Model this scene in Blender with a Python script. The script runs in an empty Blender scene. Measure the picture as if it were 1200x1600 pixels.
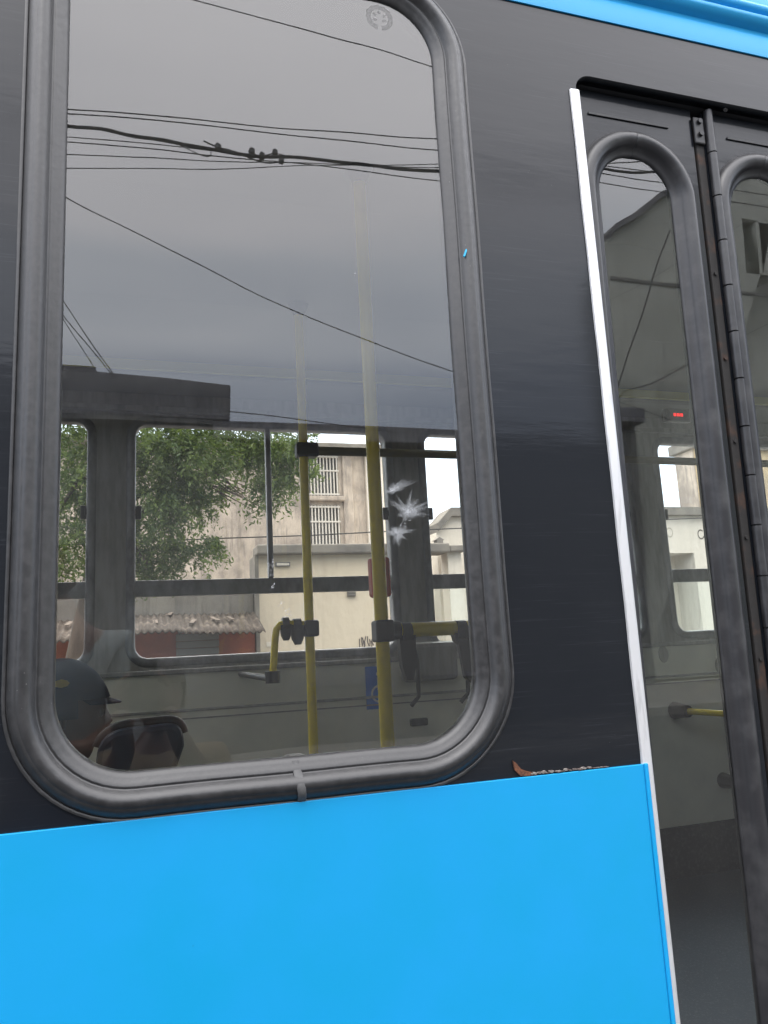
import bpy, bmesh, math, random
from mathutils import Vector, Matrix
random.seed(7)
S = bpy.context.scene
COL = S.collection

# ------------------------------------------------------------------ camera
F = 1210.0; CX, CY = 600.0, 800.0
CAM = Vector((0.0, -1.15, 1.65))
vxp = Vector((4436-CX, 817-CY, F)); vzp = Vector((248-CX, -5913-CY, F)).normalized()
rx = (vxp - vxp.dot(vzp)*vzp).normalized(); ry = vzp.cross(rx)
W2 = Matrix((rx, ry, vzp))            # camera (right, down, forward) -> world
cd = bpy.data.cameras.new('camera'); cam = bpy.data.objects.new('camera', cd); COL.objects.link(cam)
S.camera = cam
right = W2 @ Vector((1, 0, 0)); down = W2 @ Vector((0, 1, 0)); fwd = W2 @ Vector((0, 0, 1))
m = Matrix((right, -down, -fwd)).transposed().to_4x4(); m.translation = CAM
cam.matrix_world = m
cd.sensor_fit = 'VERTICAL'; cd.sensor_height = 36; cd.lens = F/1600*36
cd.clip_start = 0.02; cd.clip_end = 600

# ------------------------------------------------------------------ sky, sun, exposure
S.view_settings.view_transform = 'Standard'; S.view_settings.look = 'None'
S.view_settings.exposure = 0.0; S.view_settings.gamma = 1.0; S.view_settings.use_curve_mapping = False
S.cycles.transparent_max_bounces = 20
S.cycles.max_bounces = 10; S.cycles.diffuse_bounces = 4; S.cycles.glossy_bounces = 4
world = bpy.data.worlds.new('World'); S.world = world; world.use_nodes = True
nt = world.node_tree; nt.nodes.clear()
def N(t, **k):
    n = nt.nodes.new(t)
    for a, b in k.items(): setattr(n, a, b)
    return n
wo = N('ShaderNodeOutputWorld'); bg = N('ShaderNodeBackground'); bg.inputs[1].default_value = 0.1
sky = N('ShaderNodeTexSky', sky_type='NISHITA', sun_disc=False, sun_elevation=math.radians(58), sun_rotation=math.radians(200))
tc = N('ShaderNodeTexCoord'); sx = N('ShaderNodeSeparateXYZ'); nt.links.new(tc.outputs['Generated'], sx.inputs[0])
mp = N('ShaderNodeMapping'); mp.inputs['Scale'].default_value = (1.2, 1.6, 6.5); nt.links.new(tc.outputs['Generated'], mp.inputs[0])
nz = N('ShaderNodeTexNoise'); nz.inputs['Scale'].default_value = 1.7; nz.inputs['Detail'].default_value = 5; nz.inputs['Roughness'].default_value = .45
nt.links.new(mp.outputs[0], nz.inputs[0])
ma = N('ShaderNodeMath', operation='MULTIPLY_ADD'); ma.inputs[1].default_value = .22; nt.links.new(nz.outputs[0], ma.inputs[0])
ms = N('ShaderNodeMath', operation='SUBTRACT'); ms.inputs[1].default_value = .11; nt.links.new(sx.outputs[2], ms.inputs[0])
nt.links.new(ms.outputs[0], ma.inputs[2])
cr = N('ShaderNodeValToRGB'); nt.links.new(ma.outputs[0], cr.inputs[0])
stops = [(0, (.27, .29, .32)), (.27, (.29, .33, .41)), (.35, (.40, .44, .52)), (.43, (.54, .57, .63)),
         (.50, (.68, .68, .72)), (.66, (.81, .80, .83)), (1, (.98, .97, .99))]
e = cr.color_ramp.elements
e[0].position, e[0].color = 0, (*stops[0][1], 1); e[1].position, e[1].color = 1, (*stops[-1][1], 1)
for p, c in stops[1:-1]:
    q = e.new(p); q.color = (*c, 1)
sc_ = N('ShaderNodeVectorMath', operation='SCALE')
az = N('ShaderNodeMapRange'); az.interpolation_type = 'SMOOTHSTEP'; az.inputs[1].default_value = -.5; az.inputs[2].default_value = .9; az.inputs[3].default_value = 50.0; az.inputs[4].default_value = 88.0
nt.links.new(sx.outputs[1], az.inputs[0]); nt.links.new(az.outputs[0], sc_.inputs['Scale'])
nt.links.new(cr.outputs[0], sc_.inputs[0])
mx = N('ShaderNodeMix', data_type='RGBA'); mx.inputs[0].default_value = .95
nt.links.new(sky.outputs[0], mx.inputs[6]); nt.links.new(sc_.outputs[0], mx.inputs[7])
nt.links.new(mx.outputs[2], bg.inputs[0]); nt.links.new(bg.outputs[0], wo.inputs[0])
sl = bpy.data.lights.new('sun', 'SUN'); sl.energy = 0.7; sl.angle = math.radians(25); sl.color = (1, .97, .93)
sun = bpy.data.objects.new('sun', sl); COL.objects.link(sun)
sun.rotation_euler = Vector((.25, .55, -.9)).to_track_quat('-Z', 'Y').to_euler()

# ------------------------------------------------------------------ ray helpers (pixel of the photograph -> point on a plane of the place)
def ray(px, py): return W2 @ Vector((px-CX, py-CY, F))
def P(px, py, Y):
    d = ray(px, py); return CAM + d*((Y-CAM.y)/d.y)
def PZ(px, py, Z):
    d = ray(px, py); return CAM + d*((Z-CAM.z)/d.z)
def R(px, py, Y):                               # where a thing mirrored in the side window really stands
    d = ray(px, py); d = Vector((d.x, -d.y, d.z)); c = Vector((CAM.x, -CAM.y, CAM.z)); return c + d*((Y-c.y)/d.y)
TILT = 0.025
DN = Vector((0, 1, TILT)).normalized(); DP = Vector((0, .035, 2.65))
def RD(px, py, Y):                              # the same for the tilted door panes
    d = ray(px, py); h = CAM + d*(DN.dot(DP-CAM)/DN.dot(d)); r = d - 2*d.dot(DN)*DN; return h + r*((Y-h.y)/r.y)

# ------------------------------------------------------------------ mesh helpers
def link(name, me, mat=None, parent=None):
    o = bpy.data.objects.new(name, me); COL.objects.link(o)
    if mat is not None:
        for k in (mat if isinstance(mat, (list, tuple)) else [mat]): me.materials.append(k)
    if parent: o.parent = parent
    return o
class MB:
    def __init__(s): s.v = []; s.f = []; s.mi = []
    def add(s, v, f, mi=0):
        b = len(s.v); s.v += [tuple(q) for q in v]; s.f += [tuple(i+b for i in g) for g in f]; s.mi += [mi]*len(f); return s
    def box(s, a, b, mi=0):
        x0, y0, z0 = a; x1, y1, z1 = b
        v = [(x0,y0,z0),(x1,y0,z0),(x1,y1,z0),(x0,y1,z0),(x0,y0,z1),(x1,y0,z1),(x1,y1,z1),(x0,y1,z1)]
        return s.add(v, [(0,3,2,1),(4,5,6,7),(0,1,5,4),(1,2,6,5),(2,3,7,6),(3,0,4,7)], mi)
    def tube(s, pts, r, n=10, mi=0):
        pts = [Vector(p) for p in pts]; rs = r if isinstance(r, (list, tuple)) else [r]*len(pts)
        base = len(s.v); up = None
        for i, p in enumerate(pts):
            t = (pts[min(i+1, len(pts)-1)] - pts[max(i-1, 0)]).normalized()
            if up is None: up = Vector((0, 0, 1)) if abs(t.z) < .9 else Vector((0, 1, 0))
            a = t.cross(up).normalized(); b = a.cross(t).normalized(); up = b
            for k in range(n):
                w = 2*math.pi*k/n; s.v.append(tuple(p + a*math.cos(w)*rs[i] + b*math.sin(w)*rs[i]))
        for i in range(len(pts)-1):
            for k in range(n):
                q = base+i*n; s.f.append((q+k, q+(k+1) % n, q+n+(k+1) % n, q+n+k)); s.mi.append(mi)
        s.f.append(tuple(base+k for k in range(n))[::-1]); s.mi.append(mi)
        q = base+(len(pts)-1)*n; s.f.append(tuple(q+k for k in range(n))); s.mi.append(mi)
        return s
    def prism(s, poly, y0, y1, mi=0):            # poly of (x, z), extruded along Y
        n = len(poly); v = [(x, y0, z) for x, z in poly] + [(x, y1, z) for x, z in poly]
        f = [tuple(range(n)), tuple(range(2*n-1, n-1, -1))] + [(i, i+n, (i+1) % n+n, (i+1) % n) for i in range(n)]
        return s.add(v, f, mi)
    def build(s, name, mat, parent=None, smooth=False, bevel=0):
        me = bpy.data.meshes.new(name); me.from_pydata(s.v, [], s.f); o = link(name, me, mat, parent)
        me.polygons.foreach_set('material_index', s.mi)
        bm = bmesh.new(); bm.from_mesh(me); bmesh.ops.recalc_face_normals(bm, faces=bm.faces); bm.to_mesh(me); bm.free()
        if smooth: me.polygons.foreach_set('use_smooth', [True]*len(me.polygons)); me.set_sharp_from_angle(angle=math.radians(smooth if smooth > 1 else 40))
        if bevel:
            md = o.modifiers.new('b', 'BEVEL'); md.width = bevel; md.segments = 2; md.limit_method = 'ANGLE'
        return o
def Box(name, a, b, mat, parent=None, bevel=0): return MB().box(a, b).build(name, mat, parent, bevel=bevel)
def Tube(name, pts, r, mat, parent=None, n=10): return MB().tube(pts, r, n).build(name, mat, parent, smooth=50)
def rr(x0, x1, z0, z1, r, n=12):
    o = []
    for cx, cz, a0 in ((x1-r, z1-r, 0), (x0+r, z1-r, 90), (x0+r, z0+r, 180), (x1-r, z0+r, 270)):
        for k in range(n+1):
            a = math.radians(a0+90*k/n); o.append((cx+r*math.cos(a), cz+r*math.sin(a)))
    return o
def plate(name, outer, holes, y0, y1, mat, parent=None, smooth=False):
    cu = bpy.data.curves.new('c', 'CURVE'); cu.dimensions = '2D'; cu.fill_mode = 'BOTH'; cu.extrude = (y1-y0)/2
    for pl in [outer]+holes:
        sp = cu.splines.new('POLY'); sp.points.add(len(pl)-1); sp.use_cyclic_u = True
        for q, (x, z) in zip(sp.points, pl): q.co = (x, z, 0, 1)
    to = bpy.data.objects.new('t', cu); COL.objects.link(to)
    bpy.context.view_layer.update()
    me = bpy.data.meshes.new_from_object(to.evaluated_get(bpy.context.evaluated_depsgraph_get()))
    bpy.data.objects.remove(to); bpy.data.curves.remove(cu); me.name = name; me.materials.clear()
    ym = (y0+y1)/2
    for v in me.vertices: x, y, z = v.co; v.co = (x, ym-z, y)
    bm = bmesh.new(); bm.from_mesh(me); bmesh.ops.remove_doubles(bm, verts=bm.verts, dist=1e-5); bmesh.ops.recalc_face_normals(bm, faces=bm.faces); bm.to_mesh(me); bm.free()
    return link(name, me, mat, parent)
def ring(name, rect, r, prof, mat, parent=None, n=14, wob=0):
    """closed seal round a rounded rectangle: prof = [(offset outwards, y)]"""
    b = MB(); m_ = len(prof); x0, x1, z0, z1 = rect
    loops = [rr(x0-o, x1+o, z0-o, z1+o, max(r+o, .002), n) for o, y in prof]
    # refine the long straight runs so that the rubber can wander a little
    def refine(l):
        out = []
        for i in range(len(l)):
            a, c = l[i], l[(i+1) % len(l)]; q = 26 if (i+1) % (n+1) == 0 else 1
            for k in range(q): out.append((a[0]+(c[0]-a[0])*k/q, a[1]+(c[1]-a[1])*k/q))
        return out
    loops = [refine(l) for l in loops]; L = len(loops[0])
    for j, (o, y) in enumerate(prof):
        for i, (x, z) in enumerate(loops[j]):
            w = wob*(math.sin(i*.37+z*6)+math.sin(i*.11+2)*.8) if 0 < j < m_-1 else 0
            b.v.append((x+w, y+w*.6, z+w*.5))
    for j in range(m_-1):
        for i in range(L):
            b.f.append((j*L+i, j*L+(i+1) % L, (j+1)*L+(i+1) % L, (j+1)*L+i)); b.mi.append(0)
    return b.build(name, mat, parent, smooth=70)
def pane(name, outline, y, mats, parent, th=.005):
    n = len(outline); b = MB()
    v = [(x, y, z) for x, z in outline] + [(x, y+th, z) for x, z in outline]
    b.add(v, [tuple(range(n))], 0)
    b.f += [tuple(range(2*n-1, n-1, -1))]; b.mi += [1]
    b.f += [(i, i+n, (i+1) % n+n, (i+1) % n) for i in range(n)]; b.mi += [1]*n
    return b.build(name, mats, parent)
def empty(name, loc=(0, 0, 0)):
    o = bpy.data.objects.new(name, None); o.empty_display_size = .1; COL.objects.link(o); o.location = loc; return o
def root(name, label, cat, loc=(0, 0, 0), group=None):
    # parts are modelled in world coordinates; the Empty sits at the thing's base
    o = empty(name, loc); return tag(o, label, cat, group)
def tag(o, label, cat, group=None):
    o['label'] = label; o['category'] = cat
    if group: o['group'] = group
    return o
def settle():
    """keep world-space modelled parts in place under roots that stand at their base"""
    bpy.context.view_layer.update()
    for o in list(COL.objects):
        if o.type == 'EMPTY' and o.parent is None:
            for c in o.children:
                if c.get('local'): continue
                c.matrix_parent_inverse = Matrix.Translation(-o.location)

# ------------------------------------------------------------------ materials
def mat(name, col, rough=.6, metal=0, noise=None, bump=None, coat=0, coat_rough=.05, spec=.5, stretch=(1,1,1), rvar=0, extra=None):
    """noise=(scale, colour2, contrast lo, hi); bump=(scale, distance, strength)"""
    M = bpy.data.materials.new(name); M.use_nodes = True; t = M.node_tree; p = t.nodes['Principled BSDF']
    p.inputs['Base Color'].default_value = (*col, 1); p.inputs['Roughness'].default_value = rough
    p.inputs['Metallic'].default_value = metal; p.inputs['Coat Weight'].default_value = coat; p.inputs['Coat Roughness'].default_value = coat_rough
    p.inputs['Specular IOR Level'].default_value = spec
    g = t.nodes.new('ShaderNodeNewGeometry'); mp = t.nodes.new('ShaderNodeMapping'); mp.inputs['Scale'].default_value = stretch
    t.links.new(g.outputs['Position'], mp.inputs[0])
    if noise:
        nz = t.nodes.new('ShaderNodeTexNoise'); nz.inputs['Scale'].default_value = noise[0]; nz.inputs['Detail'].default_value = 7; nz.inputs['Roughness'].default_value = .6
        t.links.new(mp.outputs[0], nz.inputs[0])
        mr = t.nodes.new('ShaderNodeMapRange'); mr.inputs[1].default_value = noise[2]; mr.inputs[2].default_value = noise[3]; t.links.new(nz.outputs[0], mr.inputs[0])
        mx = t.nodes.new('ShaderNodeMix'); mx.data_type = 'RGBA'; mx.inputs[6].default_value = (*col, 1); mx.inputs[7].default_value = (*noise[1], 1)
        t.links.new(mr.outputs[0], mx.inputs[0]); t.links.new(mx.outputs[2], p.inputs['Base Color'])
        if rvar:
            m2 = t.nodes.new('ShaderNodeMapRange'); m2.inputs[3].default_value = rough; m2.inputs[4].default_value = rough+rvar
            t.links.new(mr.outputs[0], m2.inputs[0]); t.links.new(m2.outputs[0], p.inputs['Roughness'])
    if bump:
        nb = t.nodes.new('ShaderNodeTexNoise'); nb.inputs['Scale'].default_value = bump[0]; nb.inputs['Detail'].default_value = 6
        t.links.new(mp.outputs[0], nb.inputs[0])
        bp = t.nodes.new('ShaderNodeBump'); bp.inputs['Distance'].default_value = bump[1]; bp.inputs['Strength'].default_value = bump[2]
        t.links.new(nb.outputs[0], bp.inputs['Height']); t.links.new(bp.outputs[0], p.inputs['Normal'])
        if coat: t.links.new(bp.outputs[0], p.inputs['Coat Normal'])
    return M
def emit(name, col, s):
    M = bpy.data.materials.new(name); M.use_nodes = True; p = M.node_tree.nodes['Principled BSDF']
    p.inputs['Base Color'].default_value = (*col, 1); p.inputs['Emission Color'].default_value = (*col, 1); p.inputs['Emission Strength'].default_value = s; return M
def glass(name, tint, ior=2.05, dust=.03, wave=.0006, dustcol=(.45, .44, .42)):
    M = bpy.data.materials.new(name); M.use_nodes = True; t = M.node_tree; t.nodes.clear()
    o = t.nodes.new('ShaderNodeOutputMaterial'); tr = t.nodes.new('ShaderNodeBsdfTransparent'); tr.inputs[0].default_value = (*tint, 1)
    gl = t.nodes.new('ShaderNodeBsdfGlossy'); gl.inputs['Roughness'].default_value = 0.0
    fr = t.nodes.new('ShaderNodeFresnel'); fr.inputs[0].default_value = ior
    g = t.nodes.new('ShaderNodeNewGeometry')
    nb = t.nodes.new('ShaderNodeTexNoise'); nb.inputs['Scale'].default_value = 3.2; nb.inputs['Detail'].default_value = 1; t.links.new(g.outputs['Position'], nb.inputs[0])
    bp = t.nodes.new('ShaderNodeBump'); bp.inputs['Distance'].default_value = wave; bp.inputs['Strength'].default_value = 1
    t.links.new(nb.outputs[0], bp.inputs['Height']); t.links.new(bp.outputs[0], gl.inputs['Normal'])
    m1 = t.nodes.new('ShaderNodeMixShader'); t.links.new(fr.outputs[0], m1.inputs[0]); t.links.new(tr.outputs[0], m1.inputs[1]); t.links.new(gl.outputs[0], m1.inputs[2])
    df = t.nodes.new('ShaderNodeBsdfDiffuse'); df.inputs[0].default_value = (*dustcol, 1)
    mp = t.nodes.new('ShaderNodeMapping'); mp.inputs['Scale'].default_value = (14, 14, 1.1); t.links.new(g.outputs['Position'], mp.inputs[0])
    n2 = t.nodes.new('ShaderNodeTexNoise'); n2.inputs['Scale'].default_value = 1.5; n2.inputs['Detail'].default_value = 6; t.links.new(mp.outputs[0], n2.inputs[0])
    mr = t.nodes.new('ShaderNodeMapRange'); mr.inputs[1].default_value = .3; mr.inputs[2].default_value = .75; mr.inputs[3].default_value = dust*.6; mr.inputs[4].default_value = dust*1.5
    t.links.new(n2.outputs[0], mr.inputs[0])
    # sparse specks of dried dirt
    vo = t.nodes.new('ShaderNodeTexVoronoi'); vo.inputs['Scale'].default_value = 38; t.links.new(g.outputs['Position'], vo.inputs[0])
    lt = t.nodes.new('ShaderNodeMath'); lt.operation = 'LESS_THAN'; lt.inputs[1].default_value = .035; t.links.new(vo.outputs['Distance'], lt.inputs[0])
    m3 = t.nodes.new('ShaderNodeMath'); m3.operation = 'MULTIPLY_ADD'; m3.inputs[1].default_value = .15; t.links.new(lt.outputs[0], m3.inputs[0]); t.links.new(mr.outputs[0], m3.inputs[2])
    m2 = t.nodes.new('ShaderNodeMixShader'); t.links.new(m3.outputs[0], m2.inputs[0]); t.links.new(m1.outputs[0], m2.inputs[1]); t.links.new(df.outputs[0], m2.inputs[2])
    t.links.new(m2.outputs[0], o.inputs[0]); return M
def clear(name, tint):
    M = bpy.data.materials.new(name); M.use_nodes = True; t = M.node_tree; t.nodes.clear()
    o = t.nodes.new('ShaderNodeOutputMaterial'); tr = t.nodes.new('ShaderNodeBsdfTransparent'); tr.inputs[0].default_value = (*tint, 1); t.links.new(tr.outputs[0], o.inputs[0]); return M
def veil(name, col, alpha, rough=.5, em=0):
    M = bpy.data.materials.new(name); M.use_nodes = True; p = M.node_tree.nodes['Principled BSDF']; t = M.node_tree
    p.inputs['Base Color'].default_value = (*col, 1); p.inputs['Roughness'].default_value = rough
    g = t.nodes.new('ShaderNodeNewGeometry'); n = t.nodes.new('ShaderNodeTexNoise'); n.inputs['Scale'].default_value = 260; n.inputs['Detail'].default_value = 4; t.links.new(g.outputs['Position'], n.inputs[0])
    mr = t.nodes.new('ShaderNodeMapRange'); mr.inputs[1].default_value = .3; mr.inputs[2].default_value = .65; mr.inputs[3].default_value = alpha*.35; mr.inputs[4].default_value = alpha*1.15
    t.links.new(n.outputs[0], mr.inputs[0]); t.links.new(mr.outputs[0], p.inputs['Alpha']); return M

G_OUT = glass('side_glass', (.93, .93, .88), dust=.014); G_IN = clear('side_glass_inner', (1, 1, 1))
G_DOOR = glass('door_glass', (.87, .91, .88), ior=2.0, dust=.010, wave=.0004)
G_FAR = glass('far_glass', (.95, .95, .92), ior=1.5, dust=.035, wave=0); G_GREEN = glass('green_glass', (.93, 1, .97), ior=1.5, dust=.06, wave=0)
def body_paint():
    M = mat('black_body_paint', (.009, .011, .015), rough=.34, spec=.2, coat=.40, coat_rough=.10, bump=(9, .0012, .35), stretch=(.6, 1, 3))
    t = M.node_tree; p = t.nodes['Principled BSDF']; g = t.nodes.new('ShaderNodeNewGeometry')
    # fine horizontal scratches and chalky wear
    mp = t.nodes.new('ShaderNodeMapping'); mp.inputs['Scale'].default_value = (3, 1, 160); mp.inputs['Rotation'].default_value = (0, math.radians(3), 0); t.links.new(g.outputs['Position'], mp.inputs[0])
    n = t.nodes.new('ShaderNodeTexNoise'); n.inputs['Scale'].default_value = 1.6; n.inputs['Detail'].default_value = 8; n.inputs['Roughness'].default_value = .7; t.links.new(mp.outputs[0], n.inputs[0])
    mr = t.nodes.new('ShaderNodeMapRange'); mr.inputs[1].default_value = .56; mr.inputs[2].default_value = .8; t.links.new(n.outputs[0], mr.inputs[0])
    n2 = t.nodes.new('ShaderNodeTexNoise'); n2.inputs['Scale'].default_value = 5; n2.inputs['Detail'].default_value = 6; t.links.new(g.outputs['Position'], n2.inputs[0])
    mr2 = t.nodes.new('ShaderNodeMapRange'); mr2.inputs[1].default_value = .4; mr2.inputs[2].default_value = .7; mr2.inputs[3].default_value = .15; t.links.new(n2.outputs[0], mr2.inputs[0])
    mu = t.nodes.new('ShaderNodeMath'); mu.operation = 'MULTIPLY'; t.links.new(mr.outputs[0], mu.inputs[0]); t.links.new(mr2.outputs[0], mu.inputs[1])
    mx = t.nodes.new('ShaderNodeMix'); mx.data_type = 'RGBA'; mx.inputs[6].default_value = (.009, .011, .015, 1); mx.inputs[7].default_value = (.06, .065, .075, 1)
    t.links.new(mu.outputs[0], mx.inputs[0]); t.links.new(mx.outputs[2], p.inputs['Base Color'])
    r = t.nodes.new('ShaderNodeMapRange'); r.inputs[3].default_value = .03; r.inputs[4].default_value = .11; t.links.new(n2.outputs[0], r.inputs[0]); t.links.new(r.outputs[0], p.inputs['Coat Roughness'])
    return M
BLACK = body_paint()
BLUE = mat('blue_paint', (.001, .315, .625), rough=.5, coat=.08, coat_rough=.15, noise=(6, (.005, .32, .69), .35, .7), bump=(14, .0008, .25), spec=.4)
def grime(M, speck=(.02, .10, .18), scale=42, th=.05, scr=.5):
    t = M.node_tree; p = t.nodes['Principled BSDF']; src = p.inputs['Base Color'].links[0].from_socket
    g = t.nodes.new('ShaderNodeNewGeometry'); v = t.nodes.new('ShaderNodeTexVoronoi'); v.inputs['Scale'].default_value = scale; v.inputs['Randomness'].default_value = 1; t.links.new(g.outputs['Position'], v.inputs[0])
    n = t.nodes.new('ShaderNodeTexNoise'); n.inputs['Scale'].default_value = 7; t.links.new(g.outputs['Position'], n.inputs[0])
    a = t.nodes.new('ShaderNodeMapRange'); a.inputs[1].default_value = .5; a.inputs[2].default_value = .75; a.inputs[3].default_value = 0; a.inputs[4].default_value = th; t.links.new(n.outputs[0], a.inputs[0])
    l = t.nodes.new('ShaderNodeMath'); l.operation = 'LESS_THAN'; t.links.new(v.outputs['Distance'], l.inputs[0]); t.links.new(a.outputs[0], l.inputs[1])
    k = t.nodes.new('ShaderNodeMath'); k.operation = 'MULTIPLY'; k.inputs[1].default_value = scr; t.links.new(l.outputs[0], k.inputs[0])
    mx = t.nodes.new('ShaderNodeMix'); mx.data_type = 'RGBA'; t.links.new(k.outputs[0], mx.inputs[0]); t.links.new(src, mx.inputs[6]); mx.inputs[7].default_value = (*speck, 1)
    t.links.new(mx.outputs[2], p.inputs['Base Color'])
grime(BLUE); grime(BLACK, (.12, .12, .12), 55, .06, .6)
RUB = mat('window_rubber', (.020, .020, .021), rough=.38, noise=(80, (.038, .037, .038), .42, .75), bump=(120, .0006, .6), rvar=.15, stretch=(1, 1, .8), spec=.7, coat=.12, coat_rough=.25)
grime(RUB, (.25, .24, .23), 90, .12, .5)
RUBD = mat('door_rubber', (.025, .025, .028), rough=.36, noise=(22, (.06, .06, .062), .45, .8), bump=(60, .0006, .4), rvar=.15, spec=.6)
ALU = mat('aluminium_strip', (.84, .84, .85), rough=.35, metal=.5, noise=(22, (.55, .55, .55), .5, .8), stretch=(4, 1, .6), rvar=.15)
DARKM = mat('dark_metal', (.02, .021, .024), rough=.4, noise=(40, (.06, .055, .05), .5, .75), spec=.5)
RUST = mat('rusty_steel', (.020, .018, .017), rough=.75, noise=(24, (.075, .035, .02), .54, .72), bump=(90, .001, .8))
YEL = mat('yellow_pole_paint', (.85, .66, .01), rough=.35, coat=.3, noise=(30, (.70, .53, .02), .5, .8))
BLKP = mat('black_plastic', (.018, .018, .02), rough=.42, bump=(200, .0003, .3))
NAVY = mat('navy_vinyl', (.02, .035, .07), rough=.5, noise=(12, (.03, .045, .075), .4, .7), bump=(120, .0005, .4))
WALLI = mat('inner_wall_laminate', (.72, .71, .60), rough=.55, noise=(5, (.62, .62, .53), .4, .7))
PILL = mat('inner_pillar_cover', (.34, .335, .315), rough=.5, noise=(9, (.24, .235, .225), .4, .7), stretch=(4, 4, .7))
FRM = mat('window_frame_alu', (.30, .31, .32), rough=.42, metal=.3, noise=(14, (.16, .16, .17), .4, .7), stretch=(1, 1, .5))
CEIL = mat('ceiling_laminate', (.18, .18, .165), rough=.6)
CEILY = mat('yellow_trim', (.45, .42, .10), rough=.5)
FLOOR = mat('rubber_floor', (.035, .055, .085), rough=.6, noise=(130, (.07, .09, .12), .55, .62), bump=(200, .0006, .5))
KICK = mat('black_kick_board', (.012, .015, .02), rough=.55, noise=(60, (.04, .04, .045), .5, .65))
RED = mat('red_plastic', (.60, .05, .015), rough=.45)
LED = emit('red_led', (1, .02, .02), 1.0)
STB = mat('blue_sticker', (.03, .17, .62), rough=.5); STW = mat('white_print', (.7, .72, .74), rough=.5)
SHARD = veil('crushed_glass', (.95, .97, 1), .32, .25); SHARD2 = veil('crushed_glass_faint', (.9, .93, .96), .06, .3)
MARK = veil('etched_mark', (.14, .14, .14), .26, .6)

# ================================================================== ground and streets
ASPH = mat('asphalt', (.04, .04, .04), rough=.9, noise=(3, (.05, .05, .048), .4, .7), bump=(90, .004, .5))
PAVE = mat('concrete_paving', (.19, .185, .17), rough=.9, noise=(2, (.14, .135, .13), .4, .7), bump=(40, .003, .5))
GRD = mat('dry_earth', (.16, .14, .11), rough=1, noise=(.4, (.10, .10, .07), .4, .7))
def struct(o): o['kind'] = 'structure'; return o
struct(MB().add([(-250,-250,-.03),(250,-250,-.03),(250,250,-.03),(-250,250,-.03)], [(0,1,2,3)]).build('ground', GRD))
struct(Box('road', (-90, -9.0, -.02), (90, 5.6, 0), ASPH))
for y0, y1 in ((5.6, 9.0), (-12.0, -9.0)):
    struct(Box('pavement', (-90, y0, -.02), (90, y1, .14), PAVE, bevel=.01))

# ================================================================== the bus
BUS = root('bus', 'blue and black city bus seen close from the side at its folding door', 'bus', (0, 1.2, 0))
BELT, TOPZ = 1.446, 2.875
WIN = (-.113, .513, 1.503, 2.822)                       # side window pane X0 X1 Z0 Z1
WINL = (-1.05, -.38, 1.503, 2.822)
hole = lambda w, o, r: rr(w[0]-o, w[1]+o, w[2]-o, w[3]+o, r+o)
door_hole = rr(.806, 1.50, .36, 2.742, .035, 6)
WF = [( -3.2, -2.0, 1.503, 2.822), (1.75, 2.95, 1.503, 2.822), (3.15, 4.3, 1.503, 2.822), (-4.6, -3.4, 1.503, 2.822)]
plate('side_panel', [(-5, .3), (5, .3), (5, TOPZ), (-5, TOPZ)], [hole(WIN, .034, .11), hole(WINL, .034, .11), door_hole] + [hole(w, .034, .11) for w in WF], 0, .025, BLACK, BUS)
# blue sheet below the belt line, with a folded end by the door
Box('lower_panel', (-5, -.006, .30), (.792, -.001, BELT), BLUE, BUS, bevel=.001)
Box('panel_edge_fold', (.7925, -.0085, .30), (.8000, .0, BELT+.001), BLUE, BUS, bevel=.0015)
MB().box((1.52, -.006, .30), (5, -.001, BELT)).build('lower_panel', BLUE, BUS)
# roof edge: blue cove with gutter
prof = [(.001, TOPZ), (-.003, TOPZ), (-.004, 2.922), (.003, 2.934), (.003, 2.942), (-.008, 2.948), (-.016, 2.957), (-.017, 2.966), (-.010, 2.974), (.001, 2.979), (.001, 2.984), (-.007, 2.989),
        (-.010, 2.997), (-.007, 3.005), (.004, 3.011), (.006, 3.04), (.02, 3.09), (.10, 3.16), (.3, 3.22)]
def extr(name, pr, x0, x1, m_, par, seg=1):
    b = MB(); n = len(pr)
    for k in range(seg+1):
        x = x0+(x1-x0)*k/seg; b.v += [(x, y, z) for y, z in pr]
    for k in range(seg):
        for i in range(n-1): q = k*n; b.f.append((q+i, q+i+1, q+n+i+1, q+n+i)); b.mi.append(0)
    return b.build(name, m_, par, smooth=50)
extr('roof_edge', prof, -5, 5, BLUE, BUS)
ROOFM = mat('roof_white', (.6, .62, .64), rough=.6)
ADDED_HATCH = [(-2.2, -.6), (1.22, 1.41)]; HY = (.85, 1.55)  # added roof openings, kept out of view, to brighten the bus interior
def decked(name, y0, y1, z0, z1, m_):
    Box(name, (-5, y0, z0), (5, HY[0], z1), m_, BUS); Box(name, (-5, HY[1], z0), (5, y1, z1), m_, BUS)
    xs_ = [-5]+[v for h in ADDED_HATCH for v in h]+[5]
    for a, b_ in zip(xs_[::2], xs_[1::2]): Box(name, (a, HY[0]+.0005, z0), (b_, HY[1]-.0005, z1), m_, BUS)
decked('roof', .3, 2.2, 3.2, 3.24, ROOFM)
for a, b_ in ADDED_HATCH:
    h_ = empty('added_light_hatch'); h_.parent = BUS  # unseen hatch put in only to let skylight down inside
    MB().box((a-.02, HY[0]-.02, 2.951), (a-.0005, HY[1]+.02, 3.199)).box((b_+.0005, HY[0]-.02, 2.951), (b_+.02, HY[1]+.02, 3.199)).box((a, HY[0]-.02, 2.951), (b_, HY[0]-.0005, 3.199)).box((a, HY[1]+.0005, 2.951), (b_, HY[1]+.02, 3.199)).build('added_hatch_frame', ROOFM, h_)
    Box('added_hatch_pane', (a-.05, HY[0]-.05, 3.245), (b_+.05, HY[1]+.05, 3.251), clear('added_hatch_clear', (.9, .92, .94)), h_)
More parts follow.
